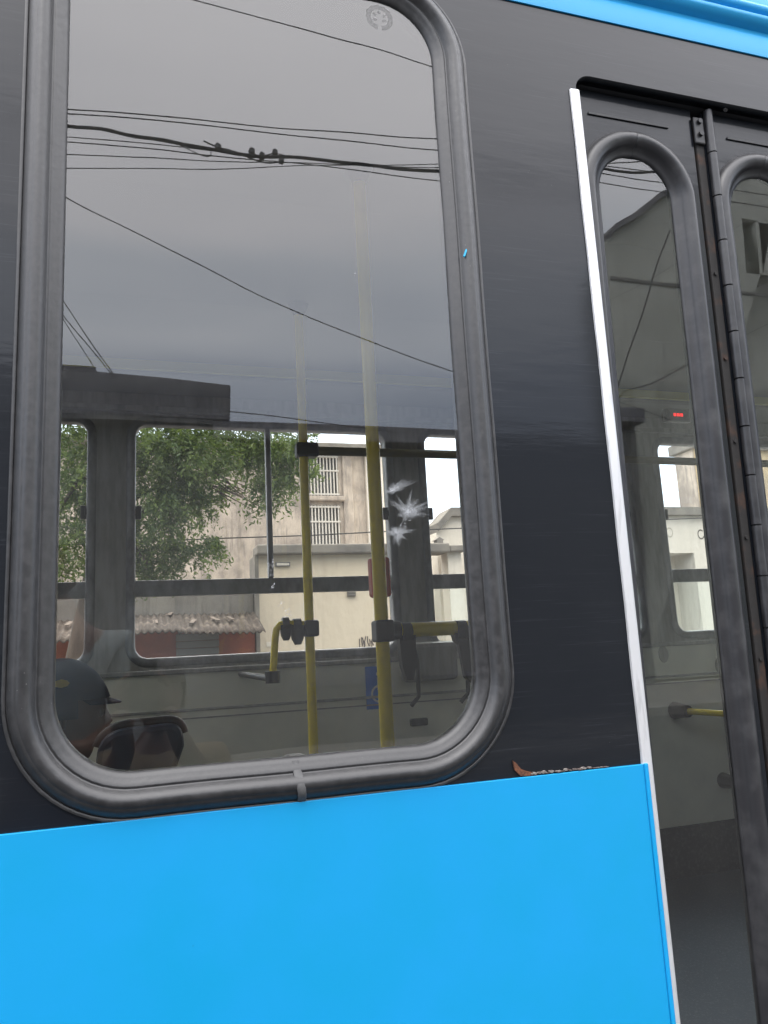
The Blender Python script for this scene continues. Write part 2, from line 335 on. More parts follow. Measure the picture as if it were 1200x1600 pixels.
extr('roof_edge', [(2.2, 3.24), (2.4, 3.16), (2.5, 3.0), (2.5, 2.875)], -5, 5, BLUE, BUS)
# aluminium strip on the door post
b = MB(); sg = 40
for k in range(sg+1):
    z = .35+(2.702-.35)*k/sg; wv = .0012*math.sin(k*1.7)*(1 if k < 20 else .4)
    b.v += [(.7905+wv, -.001, z), (.7915+wv, -.0045, z), (.8075+wv*.5, -.0055, z), (.811, -.0035, z), (.8115, .02, z)]
for k in range(sg):
    for i in range(4): q = k*5; b.f.append((q+i, q+i+1, q+5+i+1, q+5+i)); b.mi.append(0)
b.f.append((sg*5, sg*5+1, sg*5+2, sg*5+3, sg*5+4)); b.mi.append(0)
b.build('door_post_strip', ALU, BUS, smooth=25)
# peeled sealant and rust above the blue sheet
rb = MB()
pts = [(800, 1188), (806, 1193), (812, 1201), (824, 1205), (836, 1207), (838, 1211), (812, 1212), (803, 1203)]
rb.prism([(P(x, y, 0).x, P(x, y, 0).z) for x, y in pts], -.004, -.0005)
RUSTO = mat('rust_orange', (.20, .075, .035), rough=.9, noise=(150, (.09, .04, .025), .4, .6), bump=(300, .001, .8))
rb.build('rust_patch', RUSTO, BUS)
FLK = mat('peeled_sealant', (.26, .24, .22), rough=.8, noise=(160, (.12, .09, .08), .45, .55), bump=(400, .001, .8))
fl = MB(); x = P(826, 1208, 0).x; xe = P(945, 1200, 0).x; rnd = random.Random(3)
while x < xe:
    w = rnd.uniform(.003, .014); h = rnd.uniform(.0015, .0055)*(1 if x < xe-.03 else .4)
    n = 6; fl.prism([(x+w*.5*(1+math.cos(6.283*k/n)*rnd.uniform(.6, 1.1)), BELT+.0015+h*.5*(1+math.sin(6.283*k/n)*rnd.uniform(.5, 1.1))) for k in range(n)], -.0035-rnd.uniform(0, .003), -.0005); x += w*rnd.uniform(.45, 1.1)
fl.build('peeling_sealant', FLK, BUS)

# --- window: rubber seal, pane, marks
def side_window(w, detail=False):
    f = empty('window'); f.parent = BUS
    pr = [(-.004, .020), (-.004, .0075), (-.001, .0030), (.004, .0005), (.009, -.0020), (.0135, -.0050), (.0155, -.0052), (.0165, -.0044), (.0178, -.0046), (.0190, -.0066), (.0215, -.0105), (.0250, -.0150), (.0300, -.0178), (.0345, -.0182),
          (.0385, -.0168), (.0400, -.0156), (.0412, -.0147), (.0424, -.0146), (.0460, -.0122), (.0500, -.0085), (.0535, -.0045), (.0545, -.0012), (.0560, -.0034), (.0600, -.0026), (.0605, .001)]
    ring('rubber_seal', w, .11, pr, RUB, f, wob=.0007)
    pane('pane', hole(w, .030, .11), .008, [G_OUT, G_IN], f)
    ring('inner_frame', w, .11, [(.034, .060), (.022, .055), (.018, .030), (.030, .0145)], BLKP, f)
    return f
wmain = side_window(WIN); side_window(WINL)
for w in WF: side_window(w)
# seal joint on the bottom run
jx = P(462, 1220, 0).x
JN = mat('seal_joint', (.07, .07, .07), rough=.6, noise=(70, (.12, .12, .12), .4, .7))
b = MB(); pr = [(.001, .0015), (.010, -.0015), (.018, -.0090), (.024, -.0130), (.031, -.0180), (.038, -.0195), (.045, -.0180), (.051, -.0135), (.0555, -.0065), (.061, -.003)]
for k, dx in enumerate((-.006, -.004, .005, .0065)):
    for o, y in pr: b.v.append((jx+dx+o*.12, y+(.0012 if k in (0, 3) else -.0004), WIN[2]-o))
for k in range(3):
    for i in range(len(pr)-1): q = k*len(pr); b.f.append((q+i, q+i+1, q+len(pr)+i+1, q+len(pr)+i)); b.mi.append(0)
b.build('seal_joint', JN, wmain, smooth=50)
# blue paint nick on the right run of the seal
a = P(726, 400, -.018); c = P(732, 383, -.018)
Tube('paint_nick', [(a.x, -.0155, a.z), ((a.x+c.x)/2, -.0150, (a.z+c.z)/2), (c.x, -.0125, c.z)], .0018, mat('cyan_paint_nick', (.02, .45, .8), rough=.5), wmain, 6)
# etched maker's roundel
gc = P(593, 27, .007); R0, R1 = .026, .0165
b = MB(); K = 40
for k in range(K):
    if k in (29, 30): continue
    a0, a1 = 2*math.pi*k/K, 2*math.pi*(k+1)/K
    b.add([(gc.x+r*math.cos(a), .0074, gc.z+r*math.sin(a)*1.0) for r, a in ((R0, a0), (R0, a1), (R1, a1), (R1, a0))], [(0, 1, 2, 3)])
for k in range(6):
    a = math.pi/6+k*math.pi/3
    if k == 4: continue
    q = [(.012, a-.28), (.0165, a), (.012, a+.28), (.007, a+.35), (.0085, a), (.007, a-.35)]
    b.add([(gc.x+r*math.cos(t_), .0074, gc.z+r*math.sin(t_)) for r, t_ in q], [tuple(range(6))])
b.build('etched_roundel', MARK, wmain)
# crushed glass: three bright bursts and small chips
def burst(cx, cy, rays, faint, name='glass_fracture', y=.0070):
    b = MB(); rnd = random.Random(int(cx))
    rays = rays+[(a_+rnd.uniform(-14, 14), l_*rnd.uniform(.6, 1.15), w_*.35) for a_, l_, w_ in rays for q_ in (0, 1)]
    for ang, ln, w in rays:
        a = math.radians(ang); dx, dy = math.cos(a), -math.sin(a)
        for layer in range(5):
            L = ln*(1.3-.2*layer); ww = w*(1.7-.38*layer); n = 6
            vs = []
            for k in range(n+1):
                t = k/n; wd = ww*(1-t)**.8*(.8+.4*rnd.random()); bx, by = cx+dx*L*t+dy*2*math.sin(t*5), cy+dy*L*t
                for s_ in (-1, 1):
                    p = P(bx-dy*wd*s_, by+dx*wd*s_, y-.0002*(layer+1)); vs.append(p)
            b.add(vs, [(2*k, 2*k+1, 2*k+3, 2*k+2) for k in range(n)], 1 if layer == 4 else 0)
    return b.build(name, [faint, SHARD], wmain)
burst(638, 800, [(55, 20, 6), (15, 28, 4), (150, 30, 4), (128, 26, 3.5), (85, 28, 3.5), (28, 30, 3.5), (-8, 28, 3), (-40, 13, 6), (200, 14, 7), (250, 12, 6)], SHARD2)
burst(612, 767, [(28, 30, 3.2), (40, 24, 3), (10, 18, 3), (80, 12, 4), (190, 8, 4), (20, 36, 1.6)], SHARD2)
burst(620, 833, [(10, 24, 3.2), (35, 16, 5), (-75, 18, 5), (-100, 14, 5), (130, 12, 6), (180, 14, 5), (-30, 16, 3), (70, 10, 6)], SHARD2)
b = MB(); rnd = random.Random(5)
chips = [(634, 808, 10, 12), (629, 818, 8, 10), (625, 828, 8, 8), (424, 880, 9, 10), (422, 893, 8, 10), (427, 915, 5, 8), (448, 958, 12, 12), (440, 945, 8, 6), (555, 428, 3, 3), (700, 478, 2, 2)]
for cx, cy, sp, n in chips:
    for k in range(n):
        x, y = cx+rnd.uniform(-sp, sp)*.6, cy+rnd.uniform(-sp, sp)*.7; a = rnd.uniform(-.3, 1.2); l = rnd.uniform(1, 3.8); w = rnd.uniform(.4, .9)
        dx, dy = math.cos(a), -math.sin(a)
        q = [P(x-dx*l, y-dy*l, .0068), P(x-dy*w, y+dx*w, .0068), P(x+dx*l, y+dy*l, .0068), P(x+dy*w, y-dx*w, .0068)]
        b.add(q, [(0, 1, 2, 3)])
b.build('glass_chips', SHARD, wmain)['kind'] = 'stuff'

# --- folding door
DOOR = empty('door'); DOOR.parent = BUS; 
DROT = Matrix.Translation(DP) @ Matrix.Rotation(math.atan(TILT), 4, 'X') @ Matrix.Translation((0, 0, -2.65))
door_parts = []
def D(o): door_parts.append(o); return o
def leaf(x0, x1, wx0, wx1):
    w = (wx0, wx1, .75, 2.612)
    D(plate('leaf', [(x0, .37), (x1, .37), (x1, 2.734), (x0, 2.734)], [hole(w, .014, .087)], -.004, .026, BLACK, DOOR))
    pr = [(-.003, .015), (-.003, .004), (.002, .001), (.010, -.002), (.013, -.009), (.018, -.0165), (.025, -.0200), (.033, -.0200), (.040, -.0165), (.045, -.010), (.0475, -.0045)]
    D(ring('door_rubber_seal', w, .087, pr, RUBD, DOOR, wob=.0004))
    D(pane('door_pane', hole(w, .008, .087), .006, [G_DOOR, G_IN], DOOR))
    D(Box('drip_groove', (x0+.03, -.007, 2.682), (x1-.06, -.0042, 2.6865), DARKM, DOOR))
    D(Box('leaf_edge', (x0-.004, -.002, .37), (x0-.0005, .024, 2.734), RUBD, DOOR))
leaf(.819, 1.098, .862, 1.037)
leaf(1.156, 1.47, 1.180, 1.355)
D(Box('hinge_channel', (1.099, .012, .37), (1.155, .03, 2.72), RUST, DOOR))
D(Box('brush_strip', (1.104, -.006, .37), (1.124, .011, 2.705), RUST, DOOR, bevel=.003))
D(Box('hinge_leaf_plate', (1.125, -.004, .37), (1.155, .000, 2.734), BLACK, DOOR))
z = 2.735; k = 0
while z > .5:
    L = .098; D(Tube('hinge_knuckle', [(1.137, -.011, z-.0015), (1.137, -.011, z-L+.0015)], .0095, RUBD, DOOR, 14))
    z -= L
D(Tube('hinge_pin', [(1.137, -.011, 2.733), (1.137, -.011, .45)], .0045, DARKM, DOOR, 8))
D(Box('hinge_bracket', (1.098, -.012, 2.655), (1.124, -.006, 2.716), DARKM, DOOR, bevel=.003))
for dz in (0, .028): D(Tube('bolt', [(1.112, -.0125, 2.667+dz+.01), (1.112, -.017, 2.667+dz+.01)], .0055, DARKM, DOOR, 8))
for zz in (2.37, 2.19, 2.02, 1.83, 1.60, 1.41): D(Tube('rivet', [(1.113, -.0062, zz), (1.113, -.0095, zz)], .004, RUST, DOOR, 8))
for o in door_parts: o.data.transform(DROT)
# door opening reveal
b = MB(); b.box((.8045, .001, .36), (.8075, .09, 2.742)); b.box((.8045, .0255, 2.7425), (1.5, .12, 2.770)); b.box((.808, .064, 2.66), (1.499, .10, 2.7424)); b.box((1.5, .046, .36), (1.503, .09, 2.742)); b.build('door_frame', mat('frame_grey', (.05, .052, .058), rough=.5), BUS)
Tube('drip_rail', [P(1133, 172, -.001), P(1134, 172, -.004)], .004, DARKM, BUS, 8)

# --- interior
FY = 2.40; FZ = .465
Box('floor', (-5, .05, FZ-.04), (5, FY+.05, FZ), FLOOR, BUS)
decked('ceiling', .047, FY+.05, 2.93, 2.95, CEIL)
Box('end_wall', (-5, .05, .3), (-4.96, 2.5, 3.1), WALLI, BUS); Box('end_wall', (4.96, .05, .3), (5, 2.5, 3.1), WALLI, BUS)
FWX = [(-3.99, -2.80), (-2.60, -1.41), (-1.407+0, -.217), (-.023, 1.166), (1.367, 2.545), (2.76, 3.95)]
FWX[1] = (-2.79, -1.60); FWX[0] = (-4.2, -2.98)
FWZ = (1.669, 2.727)
holes = [rr(a, b_, FWZ[0], FWZ[1], .06, 8) for a, b_ in FWX]
plate('far_wall', [(-5, 1.60), (5, 1.60), (5, 2.93), (-5, 2.93)], holes, FY, FY+.06, PILL, BUS)
plate('far_side_panel', [(-5, .3), (5, .3), (5, TOPZ), (-5, TOPZ)], [rr(a-.01, b_+.01, FWZ[0]-.01, FWZ[1]+.01, .07, 8) for a, b_ in FWX], FY+.061, FY+.10, BLACK, BUS)
Box('far_lower_lining', (-5, FY-.03, .705), (5, FY+.06, 1.5995), WALLI, BUS)
Box('lining_ledge', (-5, FY-.042, 1.600), (5, FY-.001, 1.622), PILL, BUS, bevel=.005)
Box('lining_groove', (-5, FY-.036, 1.44), (5, FY-.0305, 1.452), PILL, BUS, bevel=.002)
Box('lining_groove', (-5, FY-.034, 1.408), (5, FY-.0305, 1.414), PILL, BUS)
Box('kick_board', (-5, FY-.045, FZ), (5, FY+.05, .704), KICK, BUS)
Box('cornice_duct', (-5, FY-.28, 2.86), (5, FY-.001, 2.929), CEIL, BUS, bevel=.02)
Box('cornice_strip', (-5, FY-.30, 2.875), (5, FY-.281, 2.915), CEILY, BUS)
Box('cornice_lip', (-5, FY-.04, 2.775), (5, FY-.001, 2.80), PILL, BUS, bevel=.004)
LAT = BLKP
for i, (a, b_) in enumerate(FWX):
    f = empty('window'); f.parent = BUS
    green = i >= 4
    ring('window_rim', (a, b_, FWZ[0], FWZ[1]), .06, [(-.004, FY+.05), (-.006, FY+.004), (-.003, FY-.006), (.006, FY-.010), (.030, FY-.008), (.034, FY-.001)], FRM, f, n=8)
    Box('mid_rail', (a-.003, FY+.012, 1.941), (b_+.003, FY+.046, 2.012), FRM, f, bevel=.003)
    mid = {3: P(422, 800, FY).x}.get(i, (a+b_)/2)
    Box('sash_stile', (mid-.012, FY+.010, 2.0125), (mid+.012, FY+.046, FWZ[1]-.002), FRM, f, bevel=.003)
    pane('pane', [(a+.003, 2.010), (mid, 2.010), (mid, FWZ[1]-.004), (a+.05, FWZ[1]-.004), (a+.003, FWZ[1]-.05)][::1], FY+.025, [G_FAR, G_IN], f, .004)
    pane('pane', [(mid, 2.010), (b_-.003, 2.010), (b_-.003, FWZ[1]-.05), (b_-.05, FWZ[1]-.004), (mid, FWZ[1]-.004)], FY+.036, [G_FAR, G_IN], f, .004)
    pane('pane', [(a+.05, FWZ[0]+.003), (b_-.05, FWZ[0]+.003), (b_-.003, FWZ[0]+.05), (b_-.003, 1.944), (a+.003, 1.944), (a+.003, FWZ[0]+.05)], FY+.030, [G_GREEN if green else G_FAR, G_IN], f, .004)
    for lx, s_ in ((a, 1), (b_, -1)):
        MB().box((min(lx+.003*s_, lx+.030*s_), FY+.002, 2.285), (max(lx+.003*s_, lx+.030*s_), FY+.02, 2.345)).box((min(lx, lx+.012*s_), FY-.004, 2.30), (max(lx, lx+.012*s_), FY+.01, 2.33)).build('latch', LAT, f, bevel=.003)
# long dark handrail under the cornice
hy = 1.5
h0 = P(480, 704, hy)
Tube('overhead_rail', [(h0.x+.03, hy, h0.z), (4.6, hy, h0.z)], .0165, mat('olive_rail_paint', (.16, .14, .05), rough=.4), BUS, 12)
# poles
def pole(xt, yt, Y, r, z0=FZ, z1=2.93):
    p = P(xt, yt, Y); o = Tube('grab_pole', [(p.x, Y, z0), (p.x, Y, z1)], r, YEL, BUS, 16)
    Tube('pole_foot', [(p.x, Y, z0), (p.x, Y, z0+.03)], [.045, .02], BLKP, o); Tube('pole_cap', [(p.x, Y, z1-.04), (p.x, Y, z1)], [.02, .04], BLKP, o)
    return o, p.x
Y1, Y2 = 1.5, .66
p1, x1 = pole(479, 850, Y1, .0165); p2, x2 = pole(590, 850, Y2, .0170)
c = P(482, 704, Y1)
MB().box((x1-.028, Y1-.026, c.z-.026), (x1+.052, Y1+.026, c.z+.026)).build('clamp', BLKP, BUS, bevel=.008)
c = P(484, 982, Y1)
MB().box((x1-.020, Y1-.028, c.z-.028), (x1+.030, Y1+.026, c.z+.028)).build('clamp', BLKP, BUS, bevel=.008)
# small bent handrail left of pole one
q = [P(478, 976, Y1), P(448, 974, Y1), P(438, 976, Y1), P(432, 983, Y1), P(430, 996, Y1), P(428, 1030, Y1), P(426, 1058, Y1)]
Tube('bent_handrail', q, .0125, YEL, BUS, 12)
e_ = P(426, 1058, Y1); Tube('rail_end_knob', [(e_.x, Y1, e_.z+.02), (e_.x, Y1, e_.z-.02)], [.027, .024], BLKP, BUS, 14)
Tube('rail_support', [(e_.x, Y1, e_.z-.005), (e_.x, FY-.03, e_.z)], .012, BLKP, BUS)
def hanger(px_, py_, Y, w, h, collar):
    f = MB(); c = P(px_, py_, Y)
    f.tube([(c.x-w*.5, Y, c.z), (c.x+w*.5, Y, c.z)], collar, 16)
    f.prism([(c.x-w*.9, c.z), (c.x+w*.9, c.z), (c.x+w*.75, c.z-h*.7), (c.x+w*.4, c.z-h), (c.x-w*.3, c.z-h), (c.x-w*.7, c.z-h*.7)], Y-.012, Y+.012)
    return f.build('rail_hanger', BLKP, BUS, smooth=40)
hanger(446, 974, Y1, .022, .058, .021); hanger(464, 976, Y1, .026, .068, .021)
# horizontal rail right of pole two
c = P(600, 986, Y2)
pE = P(835, 985, Y2).x
pole(835, 985, Y2, .0170)
Tube('grab_rail', [(c.x-.0, Y2, c.z), (pE, Y2, c.z+.0)], .0175, YEL, BUS, 16)
MB().box((c.x-.026, Y2-.026, c.z-.026), (c.x+.020, Y2+.024, c.z+.026)).tube([(c.x+.015, Y2, c.z), (c.x+.042, Y2, c.z)], .0225, 16).build('tee_clamp', BLKP, BUS, bevel=.006)
hanger(634, 988, Y2, .024, .115, .0235)
o = hanger(719, 985, Y2, .026, .035, .0250)
g = P(727, 1000, Y2)
MB().prism([(g.x-.022, g.z), (g.x+.026, g.z), (g.x+.016, g.z-.09), (g.x+.006, g.z-.106), (g.x-.010, g.z-.09)], Y2-.01, Y2+.012).build('rail_strap', BLKP, BUS, bevel=.004)
# red push-button box behind pole two
c = P(591, 903, Y2+.05)
Box('stop_button_box', (c.x-.025, Y2+.02, c.z-.050), (c.x+.025, Y2+.06, c.z+.050), RED, BUS, bevel=.008)
# access sticker
s0 = P(570, 1042, FY-.031); s1 = P(612, 1106, FY-.031)
st = Box('access_sticker', (s0.x, FY-.033, s1.z), (s1.x, FY-.0305, s0.z), STB, BUS, bevel=.0008)
b = MB(); cx_, cz_ = (s0.x+s1.x)/2+.003, s0.z-.125
for k in range(22):
    a0, a1 = math.radians(60+k*11.5), math.radians(60+(k+1)*11.5)
    b.add([(cx_+r*math.cos(a), FY-.0342, cz_+r*math.sin(a)) for r, a in ((.040, a0), (.040, a1), (.031, a1), (.031, a0))], [(0, 1, 2, 3)])
b.prism([(cx_-.008, cz_+.075), (cx_+.006, cz_+.075), (cx_+.006, cz_+.03), (cx_+.03, cz_+.03), (cx_+.042, cz_-.03), (cx_+.032, cz_-.03), (cx_+.022, cz_+.018), (cx_-.008, cz_+.018)], FY-.0345, FY-.0335)
b.prism([(cx_+.011*math.cos(k*.7)-.001, cz_+.09+.011*math.sin(k*.7)) for k in range(9)], FY-.0345, FY-.0335)
b.build('wheelchair_symbol', STW, st)
# small latch and cups on the far lining
c = P(655, 1128, FY-.04); Box('floor_latch', (c.x-.045, FY-.055, c.z-.017), (c.x+.04, FY-.0305, c.z+.017), KICK, BUS, bevel=.006)
for u, v in ((1036, 1022), (1124, 1040), (1000+215, 1055)):
    c = P(u, v, FY-.03); MB().prism([(c.x+.030*math.cos(k*.3927), c.z+.045*math.sin(k*.3927)) for k in range(16)], FY-.036, FY-.0305).build('cup_cover', PILL, BUS, bevel=.002)
c = P(1089, 1113, 2.2)
Tube('low_rail', [(c.x, 2.33, c.z), (c.x+.02, 2.2, c.z), (c.x+.35, 2.0, c.z-.04), (c.x+.8, 1.9, c.z-.06)], .016, YEL, BUS)
Tube('rail_flange', [(c.x, FY-.031, c.z), (c.x+.004, 2.27, c.z)], [.045, .030], BLKP, BUS, 14)
c = P(1145, 1222, 2.3); Tube('rail_flange', [(c.x, FY-.031, c.z), (c.x, 2.28, c.z)], [.04, .028], BLKP, BUS, 14)
# red LED clock on the cornice
c = P(1056, 650, 2.10)
ld = Box('led_clock', (c.x-.075, 2.08, c.z-.035), (c.x+.075, 2.119, c.z+.035), KICK, BUS, bevel=.004)
b = MB(); u = .0065
for dgt in range(3):
    ox = c.x-.028+dgt*.021
    for (ax, az, bx, bz) in ((0, 1, 1, 1), (0, 0, 1, 0), (0, -1, 1, -1), (0, 0, 0, 1), (1, 0, 1, 1), (0, -1, 0, 0), (1, -1, 1, 0)):
        X0, X1 = ox+ax*u*1.7-.001, ox+bx*u*1.7+.001; Z0, Z1 = c.z+az*u-.001, c.z+bz*u+.001
        b.box((X0, 2.0775, Z0), (X1, 2.0795, Z1))
b.build('led_digits', LED, ld)
# seats
def seat(x, y, z, w=.44, face=1):
    s = empty('seat'); s.parent = BUS
    prf = rr(-w/2, w/2, 0, .72, .10, 8)
    bb = MB(); n = len(prf); cols = 3
    for k, (t, yy) in enumerate(((.0, 0), (.5, -.025), (1, -.02))):
        bb.v += [(x+yy*face*1.2+(q_[1]*-.12*face)+(.04 if k else 0)*face*0 + t*.05*face, y+q_[0], z+.42+q_[1]) for q_ in prf]
    for k in range(2):
        for i in range(n): a = k*n; bb.f.append((a+i, a+(i+1) % n, a+n+(i+1) % n, a+n+i)); bb.mi.append(0)
    bb.f.append(tuple(range(n))); bb.f.append(tuple(range(3*n-1, 2*n-1, -1))); bb.mi += [0, 0]
    bb.build('backrest', NAVY, s, smooth=40)
    MB().box((x+.04*face if face > 0 else x-.47, y-w/2, z+.38), (x+.47 if face > 0 else x-.04, y+w/2, z+.46)).build('cushion', NAVY, s, bevel=.03)
    for lx in (.1, .38): Box('seat_leg', (x+lx*face-.02, y-.15, z), (x+lx*face+.02, y+.15, z+.38), DARKM, s, bevel=.005)
    q_ = [(x-.085*face, y-w/2+.03, z+1.02), (x-.10*face, y-w/2+.04, z+1.15), (x-.10*face, y-w/2+.09, z+1.19), (x-.10*face, y+w/2-.09, z+1.19), (x-.10*face, y+w/2-.04, z+1.15), (x-.085*face, y+w/2-.03, z+1.02)]
    Tube('seat_handle', q_, .013, BLKP, s)
    return s
# seat seen edge-on above the sill: back shell with a bright rim
def shell_seat(cx, cy, Y):
    s = empty('seat'); s.parent = BUS
    a = P(150, 1152, Y); b_ = P(288, 1150, Y); zt = P(250, 1133, Y).z
    x0, x1_ = a.x, b_.x; w = x1_-x0
    hh = .075; out = [(x0+.02, zt-.5)]+[(x0+w/2-w/2*abs(math.cos(t_))**.45*(1 if math.cos(t_) > 0 else -1), zt-hh+hh*math.sin(t_)**.55+.012*(-math.cos(t_))) for t_ in [math.pi*(k+.5)/28 for k in range(28)]]+[(x1_-.03, zt-.13), (x1_-.05, zt-.5)]
    MB().prism(out, Y, Y+.06).build('backrest', NAVY, s, bevel=.012)
    Tube('backrest_rim', [(x, Y+.03, z+.004) for x, z in out[4:-4]], .012, BLKP, s)
    Box('cushion', (x0, Y+.07, FZ+.40), (x1_, Y+.5, FZ+.48), NAVY, s, bevel=.03)
    Box('seat_pedestal', (x0+.05, Y+.1, FZ), (x1_-.05, Y+.4, FZ+.40), DARKM, s)
    return s
shell_seat(220, 1145, .62)
seat(-.62, 1.0, FZ); seat(-.62, 1.46, FZ); seat(-1.5, 1.9, FZ); seat(-1.5, .5, FZ)
# tip-up seat by the far wall under window C
c = P(668, 1030, 2.3)
MB().box((c.x-.13, 2.28, c.z-.10), (c.x+.15, 2.33, c.z+.08)).build('tip_up_seat', PILL, BUS, bevel=.04)
for dx in (-.10, .14):
    Tube('seat_belt_loop', [(c.x+dx, 2.22, c.z+.10), (c.x+dx+.015, 2.2, c.z-.02), (c.x+dx+.01, 2.2, c.z-.16), (c.x+dx-.02, 2.22, c.z-.2)], .010, BLKP, BUS)
# foot bracket by the bottom of pole one
c = P(468, 1182, Y1-.1); MB().box((c.x-.05, Y1-.12, c.z-.30), (c.x+.03, Y1-.03, c.z+.005)).build('pole_guard', BLKP, BUS, bevel=.02)
# wheels far left and right outside the picture
TYRE = mat('tyre', (.02, .02, .02), rough=.8)
for wx in (-3.6, 3.9):
    for wy in (.12, 2.3):
        w_ = empty('wheel'); w_.parent = BUS
        Tube('tyre', [(wx, wy-.1, .48), (wx, wy+.12, .48)], .48, TYRE, w_, 32); Tube('rim', [(wx, wy-.106, .48), (wx, wy-.06, .48)], [.27, .2], ALU, w_, 24)

# ================================================================== the street beyond the bus
def concrete(name, c1, c2, c3, sc=1.0):
    M = mat(name, c1, rough=.95, noise=(.9*sc, c2, .42, .62), bump=(12, .02, .5), stretch=(1, 1, .6)); t = M.node_tree; p = t.nodes['Principled BSDF']
    g = t.nodes.new('ShaderNodeNewGeometry'); mp = t.nodes.new('ShaderNodeMapping'); mp.inputs['Scale'].default_value = (3, 3, .35); t.links.new(g.outputs['Position'], mp.inputs[0])
    n = t.nodes.new('ShaderNodeTexNoise'); n.inputs['Scale'].default_value = 1.4*sc; n.inputs['Detail'].default_value = 8; n.inputs['Roughness'].default_value = .7; t.links.new(mp.outputs[0], n.inputs[0])
    mr = t.nodes.new('ShaderNodeMapRange'); mr.inputs[1].default_value = .52; mr.inputs[2].default_value = .72; t.links.new(n.outputs[0], mr.inputs[0])
    mx = t.nodes.new('ShaderNodeMix'); mx.data_type = 'RGBA'; mx.inputs[7].default_value = (*c3, 1); t.links.new(mr.outputs[0], mx.inputs[0])
    t.links.new(p.inputs['Base Color'].links[0].from_socket, mx.inputs[6]); t.links.new(mx.outputs[2], p.inputs['Base Color']); return M
OLDC = concrete('weathered_render', (.55, .47, .39), (.27, .23, .20), (.20, .175, .16), 2.4)
CREAM = concrete('cream_render', (.66, .57, .44), (.62, .53, .41), (.50, .43, .34), .6)
CREAM2 = concrete('pale_cream_render', (.76, .70, .61), (.71, .65, .56), (.58, .52, .44), .7)
OCHR = concrete('ochre_render', (.55, .43, .26), (.46, .36, .23), (.32, .27, .20), 1.2)
GREYR = concrete('grey_render', (.20, .185, .17), (.27, .25, .22), (.13, .12, .11), 1.5)
EDGE = mat('dark_coping', (.24, .22, .19), rough=.9, noise=(3, (.14, .13, .12), .4, .7))
PBAR = mat('pale_bar_paint', (.62, .58, .52), rough=.6); DGL = mat('dark_window_glass', (.15, .15, .145), rough=.35)
ORNG = mat('orange_wall_paint', (.30, .085, .05), rough=.8, noise=(3, (.20, .07, .05), .4, .7)); SHUT = mat('grey_shutter', (.16, .16, .15), rough=.6)
TILC = mat('broken_tile_clay', (.24, .19, .16), rough=.95, noise=(20, (.14, .12, .10), .4, .6))
TILE = mat('old_roof_sheet', (.07, .055, .045), rough=.95, noise=(7, (.19, .155, .13), .5, .68), bump=(30, .01, .6))
def X(px_, Y, py_=850): return P(px_, py_, Y).x
def Z(px_, py_, Y): return P(px_, py_, Y).z
# weathered tower
YT = 13.0
T = root('apartment_block', 'tall weathered beige building with barred windows seen through the bus windows', 'building', (X(400, YT), YT, 0))
xl, xr, zt = X(40, YT), X(598, YT), Z(540, 705, YT)
wx0, wx1 = X(481, YT), X(533, YT); wins = [(Z(508, 858, YT), Z(508, 790, YT)), (Z(508, 776, YT), Z(508, 712, YT))]
wz2 = [(wx0-3.6, wx0-2.6, a, b_) for a, b_ in wins]
plate('wall', [(xl, 0), (xr, 0), (xr, zt), (xl, zt)], [[(wx0, a), (wx1, a), (wx1, b_), (wx0, b_)] for a, b_ in wins], YT, YT+.35, OLDC, T)
Box('wall', (xl, YT+.351, 0), (xr, YT+8, zt-.01), OLDC, T)
Box('cornice', (xl-.2, YT-.25, zt-.02), (xr+.08, YT+8, zt+.10), EDGE, T, bevel=.03)
Box('pilaster', (xr-.30, YT-.10, 0), (xr+.10, YT-.001, zt-.03), CREAM2, T, bevel=.02)
Box('pilaster', (X(545, YT)-.08, YT-.06, 0), (X(545, YT)+.12, YT-.001, zt-.03), OLDC, T, bevel=.02)
for a, b_ in wins:
    f = empty('window'); f.parent = T
    Box('window_pane', (wx0, YT+.2, a), (wx1, YT+.24, b_), DGL, f)
    Box('window_sill', (wx0-.08, YT-.12, a-.10), (wx1+.08, YT-.001, a-.002), OLDC, f, bevel=.02)
    nb = 10; src = None
    for k in range(nb):
        x = wx0+(k+.5)*(wx1-wx0)/nb
        if src is None: src = Box('window_bar', (-.012, -.012, a+.003), (.012, .012, b_-.003), PBAR, f); src.location = (x, YT-.02, 0)
        else: o = src.copy(); COL.objects.link(o); o.location = (x, YT-.02, 0)
    for t_ in (.05, .62, .96):
        Box('cross_bar', (wx0, YT-.045, a+(b_-a)*t_-.015), (wx1, YT-.033, a+(b_-a)*t_+.015), PBAR, f)
# neighbour: cream building in front
YC = 9.0
Cb = root('cream_building', 'plain cream rendered low building with flat grey parapet behind the bus poles', 'building', (X(560, YC), YC, 0))
cl, crr, cz = X(403, YC), X(668, YC, 950), Z(560, 866, YC)
plate('wall', [(cl, .14), (crr, .14), (crr, cz), (cl, cz)], [], YC, YC+.25, CREAM, Cb)
Box('parapet', (cl-.03, YC-.12, cz+.001), (crr+.35, YC+.3, Z(560, 858, YC)+.06), EDGE, Cb, bevel=.02)
Box('corner_edge', (cl-.05, YC-.02, .14), (cl-.001, YC+.5, cz), EDGE, Cb)
vx0, vx1, vz0, vz1 = X(542, YC, 925), X(555, YC, 925), Z(548, 932, YC), Z(548, 919, YC)
v = empty('wall_vent'); v.parent = Cb
Box('vent_frame', (vx0, YC-.03, vz0), (vx1, YC-.001, vz1), EDGE, v)
for k in range(3): Box('vent_slat', (vx0+.01, YC-.045, vz0+.015+k*.033), (vx1-.01, YC-.031, vz0+.03+k*.033), GREYR, v)
a, b_ = P(430, 879, YC), P(453, 885, YC)
